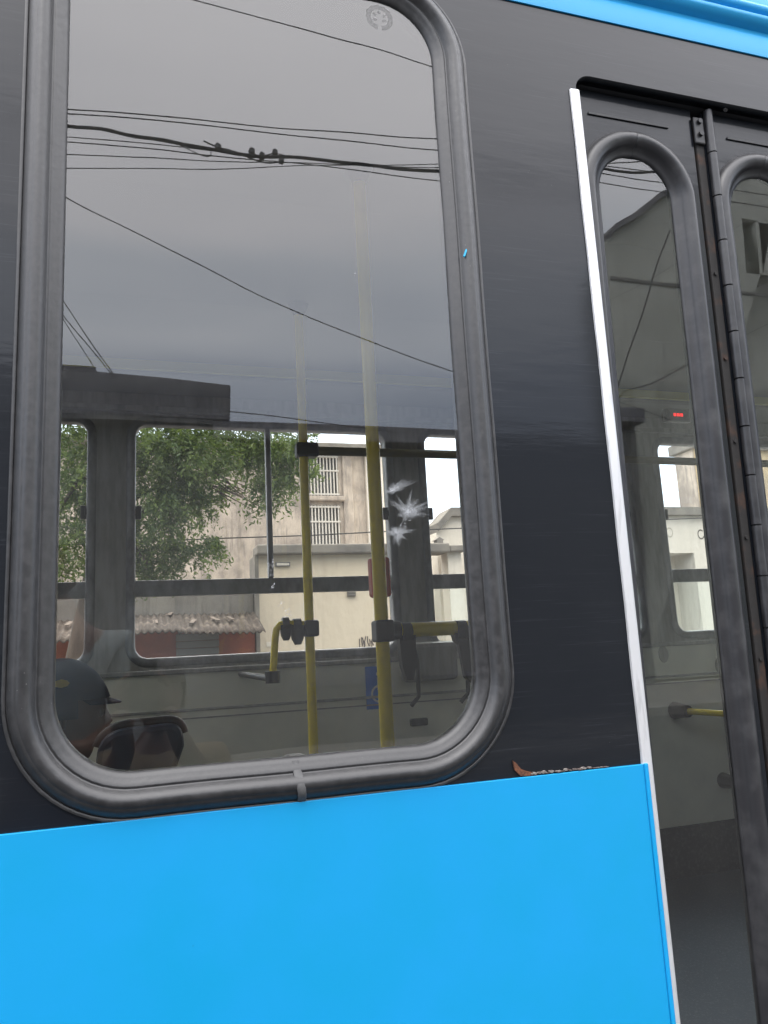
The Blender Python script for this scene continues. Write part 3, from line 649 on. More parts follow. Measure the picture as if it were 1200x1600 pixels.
Box('street_name_plate', (a.x, YC-.03, b_.z), (b_.x, YC-.001, a.z), mat('plate_frame', (.16, .16, .16), rough=.6), Cb); Box('plate_face', (a.x+.015, YC-.034, b_.z+.012), (b_.x-.015, YC-.031, a.z-.012), CREAM2, Cb)
# scribbled graffiti and small notices
INK = mat('graffiti_ink', (.12, .10, .09), rough=.9)
b = MB(); rnd = random.Random(11)
for k in range(9):
    u0 = 562+k*2.6+rnd.uniform(-1, 1); v0 = 998+rnd.uniform(-4, 3); v1 = 1010+rnd.uniform(-4, 3)
    b.tube([P(u0, v0, YC-.005), P(u0+rnd.uniform(-2, 2), (v0+v1)/2, YC-.005), P(u0+rnd.uniform(-2, 2.5), v1, YC-.005)], .007, 5)
b.build('graffiti', INK, Cb)
for u0, v0, u1, v1 in ((416, 1003, 426, 1010),):
    a, b_ = P(u0, v0, YC), P(u1, v1, YC); Box('notice', (a.x, YC-.01, b_.z), (b_.x, YC-.001, a.z), CREAM2, Cb)
# shop with sheet roof
Sh = root('corner_shop', 'low orange painted shop with grey shutter under a ragged corrugated roof', 'building', (X(300, YC), YC, 0))
sl_, sr_ = X(60, YC, 1000), cl-.06
Box('wall', (sl_, YC+.02, .14), (sr_, YC+3.5, Z(300, 985, YC)), ORNG, Sh)
Box('upper_wall', (sl_, YC+.12, Z(300, 985, YC)+.001), (sr_, YC+3.6, Z(300, 914, YC)), GREYR, Sh)
a, b_ = X(275, YC, 1010), X(342, YC, 1010)
sh = empty('shutter'); sh.parent = Sh
zt_ = Z(300, 992, YC); src = None; k = 0; z = .2
while z < zt_:
    if src is None: src = Box('shutter_slat', (a, YC-.035, 0), (b_, YC+.01, .085), SHUT, sh, bevel=.01); src.location.z = z
    else: o = src.copy(); COL.objects.link(o); o.location.z = z
    z += .09
# corrugated sheets
zr1, zr0 = Z(300, 961, YC+.1), Z(300, 990, YC-.75)
sheet_w = .92; x = sl_-.2; rnd = random.Random(2); k = 0
while x < sr_+.0:
    xe_ = min(x+sheet_w, sr_+.03); b = MB(); nx = max(6, int((xe_-x)/.013)); ny = 5; jog = rnd.uniform(-.05, .05); lift = .012*(k % 2)
    for j in range(ny+1):
        t = j/ny
        for i in range(nx+1):
            xx = x+(xe_-x)*i/nx; cz__ = .015*math.sin(xx*2*math.pi/.078)
            b.v.append((xx+.10*t*0, YC+.11-(.86+jog)*t, zr1+(zr0-zr1)*t+cz__+lift+.012*math.sin(xx*1.9+k)*(1+t)))
    for j in range(ny):
        for i in range(nx): q_ = j*(nx+1)+i; b.f.append((q_, q_+1, q_+nx+2, q_+nx+1)); b.mi.append(0)
    o = b.build('roof_sheet', TILE, Sh, smooth=60); md = o.modifiers.new('s', 'SOLIDIFY'); md.thickness = .012
    x = xe_-.03 if xe_ < sr_ else xe_+1; k += 1
# loose ridge tiles lying over the sheets
rt = MB(); src = None
for k in range(26):
    xx = sl_+.3+k*.21+rnd.uniform(-.08, .08)
    if xx > sr_-.12: break
    t = rnd.uniform(.02, .5); L = rnd.uniform(.10, .22); a_ = rnd.uniform(-.5, .5)
    o = MB().box((-.028, -L/2, -.006), (.028, L/2, .006)).build('broken_tile', TILC, Sh, bevel=.003)
    o.data.transform(Matrix.Translation((xx, YC+.05-.8*t, zr1+(zr0-zr1)*t+.030)) @ Matrix.Rotation(a_, 4, 'Z') @ Matrix.Rotation(math.atan2(zr1-zr0, .86), 4, 'X'))
# gabled neighbour right of it
YG = 9.4
Gb = root('gabled_building', 'pale cream building with low gabled coping and a lettered wall seen past the pillar', 'building', (X(900, YG), YG, 0))
gx0, gx1 = crr+.36, X(1400, YG)
gl = [(gx0, .14), (gx1, .14), (gx1, Z(1050, 806, YG)), (X(900, YG), Z(1050, 806, YG)), (X(800, YG), Z(800, 808, YG)-.02), (X(745, YG), Z(742, 808, YG)), (X(705, YG), Z(705, 808, YG)), (gx0, Z(668, 832, YG))]
dr0, dr1 = X(1046, YG, 880), X(1086, YG, 880); drt = Z(1066, 864, YG)
plate('wall', gl, [[(dr0, .5), (dr1, .5), (dr1, drt), (dr0, drt)]], YG, YG+3.5, CREAM2, Gb)
Box('doorway_back', (dr0-.1, YG+.5, .14), (dr1+.1, YG+.6, drt+.2), CREAM2, Gb)
Box('doorway_door', (dr0, YG+.3, .14), (X(1077, YG, 960), YG+.36, Z(1066, 943, YG)), mat('grey_door_paint', (.12, .13, .13), rough=.6, noise=(8, (.18, .19, .18), .4, .7)), Gb)
top = gl[2:]
cp = MB()
for (ax, az), (bx, bz) in zip(top[:-1], top[1:]):
    cp.prism([(bx, bz+.002), (ax, az+.002), (ax, az+.13), (bx, bz+.13)], YG-.10, YG+.4)
cp.build('coping', EDGE, Gb)
# letters on the wall: a C and a faint O
for (u, v_, full) in ((1095, 835, False), (1046, 832, True)):
    c = P(u, v_, YG); b = MB()
    for k in range(0 if full else 2, 16 if full else 15):
        a0, a1 = math.radians(22.5*k), math.radians(22.5*(k+1))
        b.add([(c.x+r*.8*math.cos(t_), YG-.004, c.z+r*math.sin(t_)) for r, t_ in ((.085, a0), (.085, a1), (.062, a1), (.062, a0))], [(0, 1, 2, 3)])
    b.build('wall_letter', INK if not full else mat('faded_ink', (.45, .42, .36), rough=.9), Gb)
# low annex parapet with roof clutter seen in window C
ax0, ax1 = gx0-.3, X(720, YC+.0)
An = root('annex', 'low cream annex with grey parapet and small clutter on top beside gabled building', 'building', (X(690, YC), YC, 0))
az_ = Z(690, 863, YC)
Box('wall', (crr+.36, YC+.02, .14), (ax1, YG-.11, az_), CREAM2, An)
Box('parapet', (crr+.361, YC-.10, az_+.001), (ax1+.05, YG-.11, az_+.09), EDGE, An, bevel=.015)
c = P(683, 854, YC+.15)
b = MB(); b.box((c.x-.02, YC+.08, az_+.091), (c.x+.07, YC+.22, az_+.19)); b.box((c.x-.08, YC+.1, az_+.091), (c.x-.04, YC+.2, az_+.15)); b.prism([(c.x-.05, az_+.19), (c.x+.09, az_+.19), (c.x+.02, az_+.235)], YC+.08, YC+.22); b.build('roof_clutter', GREYR, An)
# ochre block behind, seen in the door panes
YO = 14.0
Oc = root('ochre_block', 'stained ochre building with sloping roofline seen through the folding door glass', 'building', (X(1200, YO), YO, 0))
ox0 = X(1090, YO, 750); yb_ = YO
while X(1061, yb_, 750) < ox0: yb_ += .1
oz = Z(1100, 702, YO)
Box('wall', (ox0, YO, 0), (X(1500, YO), yb_, oz), OCHR, Oc)
Box('stained_side_wall', (ox0-.03, YO+.02, 0), (ox0-.001, yb_, oz-.01), OLDC, Oc)
Box('roof_edge', (ox0-.12, YO-.12, oz+.001), (X(1500, YO)+.1, yb_+.1, oz+.25), EDGE, Oc, bevel=.02)
# a far row of houses so that the street does not end in the air
for k, (a, w, h, d) in enumerate(((-34, 9, 5.2, 11), (-24, 8, 4.0, 10), (-15, 7, 6.1, 10), (24, 9, 4.8, 10), (34, 8, 6.5, 11))):
    H = root('street_house', ['wide pale house at the far left end of the street', 'low pale house left along the street', 'tall pale house just left of the shop', 'low pale house to the right along the street', 'tall pale house at the far right of the street'][k], 'house', (a, d, 0), 'plain houses along the street')
    Box('wall', (a, d, 0), (a+w, d+7, h), CREAM2 if k % 2 else OLDC, H); Box('parapet', (a-.1, d-.1, h+.001), (a+w+.1, d+7, h+.2), EDGE, H)
    for j in range(3): Box('window', (a+1+j*2.4, d-.03, 1.2), (a+2.1+j*2.4, d-.001, 2.4), DGL, H)

# --- tree
TR = root('street_tree', 'leafy green street tree with bare twigs hanging over the shop', 'tree', (X(160, 7.2), 7.2, 0))
BARK = mat('bark', (.09, .07, .055), rough=1, noise=(12, (.05, .04, .032), .4, .7), bump=(30, .02, .8), stretch=(1, 1, .3))
tx = X(232, 7.2)-.5; rnd = random.Random(9)
Tube('trunk', [(tx-.3, 7.2, .1), (tx-.2, 7.15, 1.4), (tx+.0, 7.2, 2.6), (tx+.1, 7.25, 3.4), (tx+.35, 7.2, 4.4), (tx+.5, 7.2, 5.4)], [.17, .14, .12, .10, .07, .03], BARK, TR, 12)
lb = MB()
ends = []
for (u, v_, Y) in ((300, 690, 7.0), (420, 720, 7.3), (250, 760, 7.1), (130, 720, 7.3), (90, 800, 6.9), (230, 880, 7.0), (460, 700, 7.2), (330, 600, 7.1), (200, 560, 7.2), (110, 600, 7.2)):
    e_ = P(u, v_, Y); s_ = Vector((tx+.05, 7.2, 2.7+rnd.uniform(0, 1.4))); mdl = (s_+e_)/2+Vector((0, rnd.uniform(-.1, .1), .25)); lb.tube([s_, mdl, e_], [.05, .03, .012], 7)
lb.build('limbs', BARK, TR, smooth=50)
tw = MB()
for k in range(16):
    u, v_ = 325+rnd.uniform(0, 20), 738+rnd.uniform(0, 35); Y = 6.95+rnd.uniform(-.1, .1); a = rnd.uniform(-15, -55); L = rnd.uniform(35, 85)
    ps = [P(u+L*t*math.cos(math.radians(a+12*t)), v_-L*t*math.sin(math.radians(a-10*t))*.8, Y) for t in (0, .35, .7, 1)]
    tw.tube(ps, [.008, .006, .004, .002], 5)
tw.build('bare_twigs', BARK, TR)
def leafmat(nm, c1, c2):
    M = mat(nm, c1, rough=.55, noise=(2.5, c2, .35, .65)); t = M.node_tree; p = t.nodes['Principled BSDF']
    tl = t.nodes.new('ShaderNodeBsdfTranslucent'); tl.inputs[0].default_value = (c2[0]*1.6, c2[1]*1.7, c2[2], 1); ms_ = t.nodes.new('ShaderNodeMixShader'); ms_.inputs[0].default_value = .35
    o = t.nodes['Material Output']; t.links.new(p.outputs[0], ms_.inputs[1]); t.links.new(tl.outputs[0], ms_.inputs[2]); t.links.new(ms_.outputs[0], o.inputs[0]); return M
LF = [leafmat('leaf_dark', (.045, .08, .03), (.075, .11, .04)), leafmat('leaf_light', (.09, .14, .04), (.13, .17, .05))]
# crown clumps: (px, py, radius px, leaves, light share)
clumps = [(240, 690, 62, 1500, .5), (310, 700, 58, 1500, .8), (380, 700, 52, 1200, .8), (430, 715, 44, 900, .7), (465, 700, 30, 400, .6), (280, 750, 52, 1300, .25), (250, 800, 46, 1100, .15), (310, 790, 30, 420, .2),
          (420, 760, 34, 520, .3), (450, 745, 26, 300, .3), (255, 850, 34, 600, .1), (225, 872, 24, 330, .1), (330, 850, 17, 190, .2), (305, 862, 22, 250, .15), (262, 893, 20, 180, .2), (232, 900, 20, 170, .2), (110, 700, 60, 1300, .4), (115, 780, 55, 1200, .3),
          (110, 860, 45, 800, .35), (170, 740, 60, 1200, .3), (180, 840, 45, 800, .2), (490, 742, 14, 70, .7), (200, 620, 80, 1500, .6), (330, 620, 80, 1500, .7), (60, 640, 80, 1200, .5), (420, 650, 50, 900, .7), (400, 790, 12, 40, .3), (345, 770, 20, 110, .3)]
cw = MB()
for u, v_, r_, n, lt_ in clumps:
    Yc = 7.0+rnd.uniform(-.25, .35); c = P(u, v_, Yc); rad = r_/F*8.2
    ns = int(n/10)
    for k in range(ns):
        d_ = Vector((rnd.gauss(0, 1), rnd.gauss(0, 1), rnd.gauss(0, 1))).normalized()*rad*(rnd.random()**.45)
        c0 = c+Vector((d_.x, d_.y*1.1, d_.z*.9)); dr = (d_.normalized()*.8+Vector((rnd.gauss(0, .5), rnd.gauss(0, .5), rnd.gauss(-.35, .5)))).normalized()
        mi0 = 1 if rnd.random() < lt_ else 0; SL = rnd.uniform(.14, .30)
        for q in range(28):
            t = q/28; ctr = c0+dr*SL*(t-.3)+Vector((0, 0, -.10*t*t))+Vector((rnd.gauss(0, .022), rnd.gauss(0, .022), rnd.gauss(0, .022))); L = rnd.uniform(.016, .036); w = L*.34
            ax = (dr*.6+Vector((rnd.gauss(0, .7), rnd.gauss(0, .7), rnd.gauss(-.3, .6)))).normalized(); s_ = ax.cross(Vector((rnd.gauss(0, 1), rnd.gauss(0, 1), rnd.gauss(0, 1)))).normalized()
            cw.add([ctr-ax*L, ctr+s_*w, ctr+ax*L, ctr-s_*w], [(0, 1, 2, 3)], mi0 if rnd.random() < .85 else 1-mi0)
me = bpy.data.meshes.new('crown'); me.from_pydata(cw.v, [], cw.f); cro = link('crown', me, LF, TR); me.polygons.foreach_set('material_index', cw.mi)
# thin wire across the tower
def cable(pts, r, label, group='overhead cables', name='overhead_cable', m_=None, n=6):
    o = MB().tube(pts, r, n).build(name, m_ or WIRE, None, smooth=50); return tag(o, label, 'cable', group)
WIRE = mat('black_cable', (.02, .02, .022), rough=.6)
a, b_ = P(350, 841, 8.0), P(610, 830, 8.0); d_ = (b_-a)
cable([a-d_*1.5, a-d_*.5, a, a+d_*.5+Vector((0, 0, -.01)), b_, b_+d_, b_+d_*3], .008, 'thin dark wire crossing low in front of the weathered building', None)

# ================================================================== behind the camera: what the glass mirrors
YB = -12.0
FAC = concrete('dark_facade_render', (.13, .13, .125), (.10, .10, .095), (.07, .07, .07), 1.0)
SLAB = concrete('slab_concrete', (.15, .15, .16), (.11, .11, .12), (.07, .07, .08), 2.0)
LBd = root('low_building', 'low dark grey building with a thick concrete roof slab across the street', 'building', (0, YB-4, 0))
s_tl, s_tr, s_br = R(100, 574, YB), R(358, 601, YB), R(357, 652, YB)
z_r = R(540, 664, YB).z
Box('wall', (-22, YB-9, 0), (R(922, 600, YB).x+1.2, YB-.4, z_r-.001), FAC, LBd)
xm = R(148, 576, YB).x
MB().prism([(-14, z_r+.021), (s_tr.x-.02, z_r+.021), (s_tr.x, s_tr.z-.08), (s_tr.x, s_tr.z), (xm, R(150, 581, YB).z), (xm, R(148, 576, YB).z+.03), (-14, R(148, 576, YB).z+.35)], YB-5, YB).build('roof_slab', SLAB, LBd, bevel=.02)
Box('slab_drip_edge', (-14, YB-.38, z_r-.06), (s_tr.x-.31, YB-.001, z_r+.018), FAC, LBd)
Box('roof_parapet', (s_tr.x-.3, YB-.39, z_r-.30), (R(922, 600, YB).x+1.2, YB-.02, z_r+.02), SLAB, LBd, bevel=.02)
for k in range(7):
    a = -9+k*2.9
    f = empty('window'); f.parent = LBd; Box('window_pane', (a, YB-.41, 1.2), (a+1.3, YB-.395, 2.6), DGL, f); Box('window_frame', (a-.06, YB-.40, 1.1), (a+1.36, YB-.38, 1.195), SLAB, f)
# arched building to the right
ARC = concrete('pale_grey_render', (.40, .41, .36), (.31, .32, .28), (.20, .20, .18), .7)
YA = -13.0
sil = [(951, 372), (958, 362), (972, 354), (988, 346), (1000, 337), (1012, 325), (1024, 315), (1040, 307), (1056, 301), (1085, 293), (1120, 284), (1160, 276)]
sp = [RD(u, v_, YA) for u, v_ in sil]
poly = [(sp[0].x-.05, 0)]+[(sp[0].x-.05, sp[0].z-.1)]+[(p.x, p.z) for p in sp]+[(sp[-1].x+14, sp[-1].z+.3), (sp[-1].x+14, 0)]
Ab = root('arched_building', 'big pale grey hall with a curved roof gable mirrored in the door glass', 'building', (sp[4].x+5, YA-5, 0))
aw = []
for (u0, v0, u1, v1) in ((1168, 345, 1186, 425), (1190, 350, 1205, 430)):
    a, b_ = RD(u0, v1, YA), RD(u1, v0, YA); aw.append([(a.x, a.z), (b_.x, a.z), (b_.x, b_.z), (a.x, b_.z)])
plate('wall', poly, aw, YA-.4, YA, ARC, Ab)
hb = MB().prism([(x, z-.01) for x, z in poly], YA-9, YA-.9).build('hall', ARC, Ab)   # trapezoid plan: its flank runs away from the street corner
for v_ in hb.data.vertices:
    if v_.co.y < YA-5: v_.co.x += 8.1*.95
for w_ in aw: Box('window_pane', (w_[0][0], YA-.6, w_[0][1]), (w_[1][0], YA-.45, w_[2][1]), mat('pale_window', (.5, .52, .5), rough=.4), Ab)
cpv = MB()
for p, q_ in zip(sp[:-1], sp[1:]): cpv.prism([(p.x, p.z+.002), (q_.x, q_.z+.002), (q_.x, q_.z+.14), (p.x, p.z+.14)], YA-.6, YA+.15)
cpv.build('gable_coping', SLAB, Ab)
a = RD(1010, 440, YA); Box('string_course', (sp[0].x-.04, YA+.001, a.z-.04), (sp[-1].x+13, YA+.03, a.z+.04), FAC, Ab)
# mirrored cables
def mc(pts, r, label, Y=-8.0, ext=(2.2, 3.5), name='overhead_cable', fn=R, Ys=None):
    ps = [fn(u, v_, Y if Ys is None else Ys[i]) for i, (u, v_) in enumerate(pts)]
    a = ps[0]+(ps[0]-ps[1]).normalized()*ext[0]; b_ = ps[-1]+(ps[-1]-ps[-2]).normalized()*ext[1]
    # smooth by Catmull-Rom
    q_ = [a]+ps+[b_]; out = []
    for i in range(len(q_)-1):
        p0, p1_, p2_, p3 = q_[max(i-1, 0)], q_[i], q_[i+1], q_[min(i+2, len(q_)-1)]
        for k in range(5):
            t = k/5; out.append(.5*((2*p1_)+(-p0+p2_)*t+(2*p0-5*p1_+4*p2_-p3)*t*t+(-p0+3*p1_-3*p2_+p3)*t**3))
    out.append(q_[-1]); return cable(out, r, label, 'overhead cables across the street', name)
mc([(300, -5), (400, 22), (520, 55), (600, 78), (686, 104)], .0075, 'single cable high above the others sloping down right')
mc([(107, 169), (300, 187), (500, 204), (688, 217)], .0075, 'topmost of the near level cable pair')
mc([(107, 176), (300, 194), (500, 215), (690, 234)], .0075, 'lower of the near level cable pair')
mc([(107, 214), (200, 222), (300, 231), (340, 236)], .006, 'thin cable ending at the splice clamps', ext=(2.2, .0))
mc([(107, 222), (250, 234), (370, 246), (530, 262), (690, 281)], .007, 'cable running close under the thick bundle')
mc([(107, 242), (300, 249), (450, 254), (600, 258), (690, 260)], .006, 'level cable second from the bottom of the set')
mc([(107, 263), (300, 263), (440, 260), (600, 256), (690, 254)], .006, 'lowest cable of the set, nearly level')
mc([(60, 275), (112, 311), (200, 355), (300, 405), (400, 457), (480, 493), (560, 526), (640, 556), (710, 580)], .0065, 'long lone cable falling steeply to the right')
mc([(60, 415), (103, 478), (140, 535), (175, 582)], .0065, 'upper of three short wires to the roof slab', ext=(1, .1))
mc([(60, 440), (101, 499), (150, 557), (171, 582)], .0065, 'middle of three short wires to the roof slab', ext=(1, .1))
mc([(70, 450), (103, 510), (145, 574)], .005, 'thinnest of three short wires to the roof slab', ext=(1, .1))
mc([(358, 642), (430, 650), (520, 662)], .009, 'short cable leaving the roof slab corner', ext=(.1, 1.2), Y=-11.8)
# twisted bundle
bp_ = [(60, 188), (107, 196), (160, 202), (210, 213), (265, 221), (320, 231), (400, 243), (470, 246), (560, 255), (620, 261), (690, 266), (760, 273)]
for s_ in range(3):
    pts_ = [(u, v_+1.6*math.sin(i*1.3+s_*2.1)) for i, (u, v_) in enumerate(bp_)]
    mc(pts_, .013, ['upper', 'middle', 'lower'][s_]+' strand of the thick twisted cable bundle', name='cable_strand')
CL = mat('grey_clamp', (.05, .05, .055), rough=.5)
for i, (u, v_) in enumerate(((338, 229), (391, 236), (407, 243), (428, 238), (439, 251))):
    c = R(u, v_, -8.03); o = MB().box((c.x-.035, -8.07, c.z-.03), (c.x+.035, -7.99, c.z+.03)).tube([(c.x, -8.03, c.z), (c.x, -8.03, c.z+.06)], .018, 8).build('splice_clamp', CL, None, bevel=.008)
    tag(o, ['first splice clamp from the left on the cable bundle', 'second splice clamp from the left on the cable bundle', 'third splice clamp from the left on the cable bundle', 'fourth splice clamp from the left on the cable bundle', 'last splice clamp, lowest at the branch cable end'][i], 'cable clamp', 'splice clamps on the bundle')
mc([(319, 221), (338, 229), (365, 236), (400, 250), (420, 254), (441, 252)], .010, 'short thick branch cable hooked between splice clamps', ext=(.02, .02))
mc([(388, 235), (405, 243), (428, 239), (455, 245)], .008, 'short jumper cable linking the middle clamps', ext=(.02, .1))
mc([(285, 228), (310, 240), (322, 243), (327, 240), (327, 233)], .006, 'small dangling loop of loose cable', ext=(.02, .02))
# cables mirrored in the door panes and faintly in the dark paint
mc([(935, 258), (960, 256), (1000, 254), (1030, 247)], .010, 'highest cable mirrored in the door pane', fn=RD, Y=-9.5)
mc([(935, 262), (965, 268), (1000, 271), (1040, 268)], .022, 'thick dark cable mirrored in the door pane', fn=RD, Y=-9.5)
mc([(935, 270), (975, 277), (1010, 283), (1055, 288)], .008, 'third cable down mirrored in the door pane', fn=RD, Y=-9.5)
mc([(935, 284), (975, 291), (1010, 297), (1060, 304)], .008, 'lowest cable over the hall mirrored in door pane', fn=RD, Y=-9.5)
mc([(1045, 365), (1030, 410), (1005, 490), (985, 545), (970, 592)], .014, 'steep stay wire crossing in front of the hall', fn=RD, Y=-9.5, ext=(.05, .3))
mc([(955, 650), (975, 612), (1020, 598), (1085, 565)], .010, 'cable rising right low across the hall front', fn=RD, Y=-9.5, ext=(.1, 2))
mc([(960, 465), (1010, 440), (1060, 410)], .006, 'thin wire rising right across the hall gable', fn=RD, Y=-9.5, ext=(.3, 2))

# ================================================================== people
SKIN = mat('brown_skin', (.10, .052, .036), rough=.5); HAIR = mat('dark_hair', (.012, .010, .009), rough=.5, bump=(200, .002, .8))
def skinfig(name, verts, edges, m_, parent=None, sub=2, rt=0):
    """verts: (point, radius)"""
    me = bpy.data.meshes.new(name); me.from_pydata([v for v, r in verts], edges, []); o = link(name, me, m_, parent)
    o.modifiers.new('skin', 'SKIN').use_smooth_shade = True; md = o.modifiers.new('sub', 'SUBSURF'); md.levels = sub; md.render_levels = sub
    for i, (v, r) in enumerate(verts):
        s_ = me.skin_vertices[0].data[i]; s_.radius = r if isinstance(r, tuple) else (r, r); s_.use_root = (i == rt)
    return o
def hand(parent, wrist, palm_dir, up, curl, m_, side=1):
    """palm and five bent fingers; palm_dir = direction towards the fingertips, up = towards the thumb, curl = way the fingers close"""
    pd, up, cu = Vector(palm_dir).normalized(), Vector(up).normalized(), Vector(curl).normalized(); w = Vector(wrist)
    V = [(w, .026), (w+pd*.045, (.018, .036)), (w+pd*.085, (.015, .036))]; Eg = [(0, 1), (1, 2)]
    skinfig('palm', V, Eg, m_, parent)
    for k, (off, L) in enumerate(((.028, .070), (.010, .080), (-.009, .075), (-.027, .058))):
        b0 = w+pd*.075+up*off; p1_ = b0+pd*L*.42+cu*L*.12; p2_ = p1_+(pd*.35+cu*.8).normalized()*L*.36; p3 = p2_+(cu-pd*.35).normalized()*L*.28
        skinfig('finger', [(b0, .010), (p1_, .0095), (p2_, .0085), (p3, .007)], [(0, 1), (1, 2), (2, 3)], m_, parent)
    b0 = w+pd*.025+up*.02; skinfig('thumb', [(b0, .013), (b0+up*.03+pd*.02, .011), (b0+up*.048+pd*.05+cu*.012, .009)], [(0, 1), (1, 2)], m_, parent)
def head(parent, c, face, hair=True, hat=None, m_=None):
    """egg shaped head with brow, nose, lips, chin, eyes and ears; face = direction looked at"""
    m_ = m_ or SKIN; fz = Vector(face); ang = math.atan2(fz.y, fz.x); Rm = Matrix.Rotation(ang, 4, 'Z'); Rm.translation = c
    bm = bmesh.new(); bmesh.ops.create_uvsphere(bm, u_segments=32, v_segments=24, radius=1)
    for v in bm.verts:
        x, y, z = v.co; x0 = x
        wdt = .078*(1-.22*max(0, -z)**1.5); dep = .098*(1-.12*max(0, -z)); hgt = .118
        X_, Y_, Z_ = x*dep, y*wdt, z*hgt
        g = math.exp(-(y/.16)**2)
        if x0 > .3:
            X_ += .022*g*math.exp(-((z+.12)/.16)**2)+.010*math.exp(-(y/.5)**2)*math.exp(-((z-.22)/.10)**2)+.007*math.exp(-(y/.3)**2)*math.exp(-((z+.48)/.09)**2)+.012*math.exp(-(y/.35)**2)*math.exp(-((z+.8)/.15)**2)
            for s_ in (-1, 1): X_ -= .012*math.exp(-((y-s_*.38)/.18)**2)*math.exp(-((z-.06)/.12)**2)
        v.co = (X_, Y_, Z_)
    me = bpy.data.meshes.new('head'); bm.to_mesh(me); bm.free(); me.polygons.foreach_set('use_smooth', [True]*len(me.polygons)); me.transform(Rm); link('head', me, m_, parent)
    EW = bpy.data.materials.get('eye_white') or mat('eye_white', (.22, .20, .19), rough=.3)
    for s_ in (-1, 1):
        p = Rm @ Vector((.082, s_*.030, .008)); q_ = Rm @ Vector((.090, s_*.030, .008))
        bm = bmesh.new(); bmesh.ops.create_uvsphere(bm, u_segments=10, v_segments=8, radius=.011, matrix=Matrix.Translation(p)); me = bpy.data.meshes.new('eye'); bm.to_mesh(me); bm.free(); link('eye', me, EW, parent)
        bm = bmesh.new(); bmesh.ops.create_uvsphere(bm, u_segments=8, v_segments=6, radius=.0052, matrix=Matrix.Translation(q_)); me = bpy.data.meshes.new('iris'); bm.to_mesh(me); bm.free(); link('iris', me, HAIR, parent)
        e0 = Rm @ Vector((-.004, s_*.078, .0)); skinfig('ear', [(e0+Vector((0, 0, .018)), (.006, .012)), (e0, (.007, .013)), (e0-Vector((0, 0, .022)), (.005, .008))], [(0, 1), (1, 2)], m_, parent, 1)
    if hair or hat:
        bm = bmesh.new(); bmesh.ops.create_uvsphere(bm, u_segments=28, v_segments=20, radius=1)
        kill = [v for v in bm.verts if (v.co.z < (.28 if v.co.x > .25 else (-.05 if v.co.x > -.1 else -.45)))]
        bmesh.ops.delete(bm, geom=kill, context='VERTS')
        s_ = 1.10
        for v in bm.verts: v.co = (v.co.x*.098*s_, v.co.y*.08*s_, v.co.z*.118*s_)
        me = bpy.data.meshes.new('h'); bm.to_mesh(me); bm.free(); me.polygons.foreach_set('use_smooth', [True]*len(me.polygons)); me.transform(Rm)
        o = link('cap' if hat else 'hair', me, hat or HAIR, parent); md = o.modifiers.new('s', 'SOLIDIFY'); md.thickness = .008; md.offset = 1
        if hat:
            br = MB(); n = 12
            for k in range(n+1):
                a = math.radians(-75+150*k/n); br.v += [tuple(Rm @ Vector((.085*math.cos(a)+.01, .08*math.sin(a), .045))), tuple(Rm @ Vector((.085*math.cos(a)+.01+.042*math.cos(a)**.5 if math.cos(a) > 0 else .01, .082*math.sin(a), .030)))]
            for k in range(n): br.f.append((2*k, 2*k+1, 2*k+3, 2*k+2)); br.mi.append(0)
            o2 = br.build('cap_brim', hat, parent); o2.modifiers.new('s', 'SOLIDIFY').thickness = .004
            e0 = Rm @ Vector((.02, -.083, .080)); 
            MB().prism([(e0.x-.03+.014*math.cos(k*.785)*1.2, e0.z+.009*math.sin(k*.785)) for k in range(8)], e0.y-.014, e0.y-.004).build('cap_emblem', mat('yellow_emblem', (.45, .33, .04), rough=.6), parent)
SHN = mat('navy_shirt', (.02, .03, .055), rough=.9, noise=(14, (.03, .04, .07), .4, .7)); SHG = mat('grey_green_shirt', (.20, .225, .225), rough=.9); JEAN = mat('jeans', (.03, .045, .08), rough=.9)
SHOE = mat('shoe', (.03, .03, .03), rough=.6); SHB = mat('brown_shirt', (.15, .115, .075), rough=.9)
def V3(*a): return Vector(a)
# photographer, standing, both hands round the phone
ph = root('person', 'person in brown shirt holding up a phone, mirrored low in the window', 'person', (.04, -1.62, 0))
px0, py0 = .06, -1.60
skinfig('body', [(V3(px0, py0, .95), (.15, .11)), (V3(px0, py0, 1.10), (.14, .105)), (V3(px0, py0+.01, 1.25), (.155, .11)), (V3(px0, py0, 1.33), (.12, .085)), (V3(px0, py0+.01, 1.40), .055), (V3(px0, py0+.03, 1.46), .055),
     (V3(px0-.17, py0, 1.32), .062), (V3(px0-.23, py0+.10, 1.17), .050), (V3(px0-.10, py0+.30, 1.40), .036), (V3(px0-.115, py0+.375, 1.525), .027),
     (V3(px0+.17, py0, 1.32), .062), (V3(px0+.22, py0+.10, 1.17), .050), (V3(px0+.07, py0+.30, 1.40), .036), (V3(px0+.02, py0+.375, 1.525), .027),
     (V3(px0-.09, py0, .86), .095), (V3(px0-.11, py0+.01, .50), .065), (V3(px0-.12, py0-.02, .10), .042), (V3(px0-.13, py0+.12, .05), .04),
     (V3(px0+.09, py0, .86), .095), (V3(px0+.11, py0+.01, .50), .065), (V3(px0+.12, py0-.02, .10), .042), (V3(px0+.13, py0+.12, .05), .04)],
     [(0, 1), (1, 2), (2, 3), (3, 4), (4, 5), (3, 6), (6, 7), (7, 8), (8, 9), (3, 10), (10, 11), (11, 12), (12, 13), (0, 14), (14, 15), (15, 16), (16, 17), (0, 18), (18, 19), (19, 20), (20, 21)], SKIN, ph)
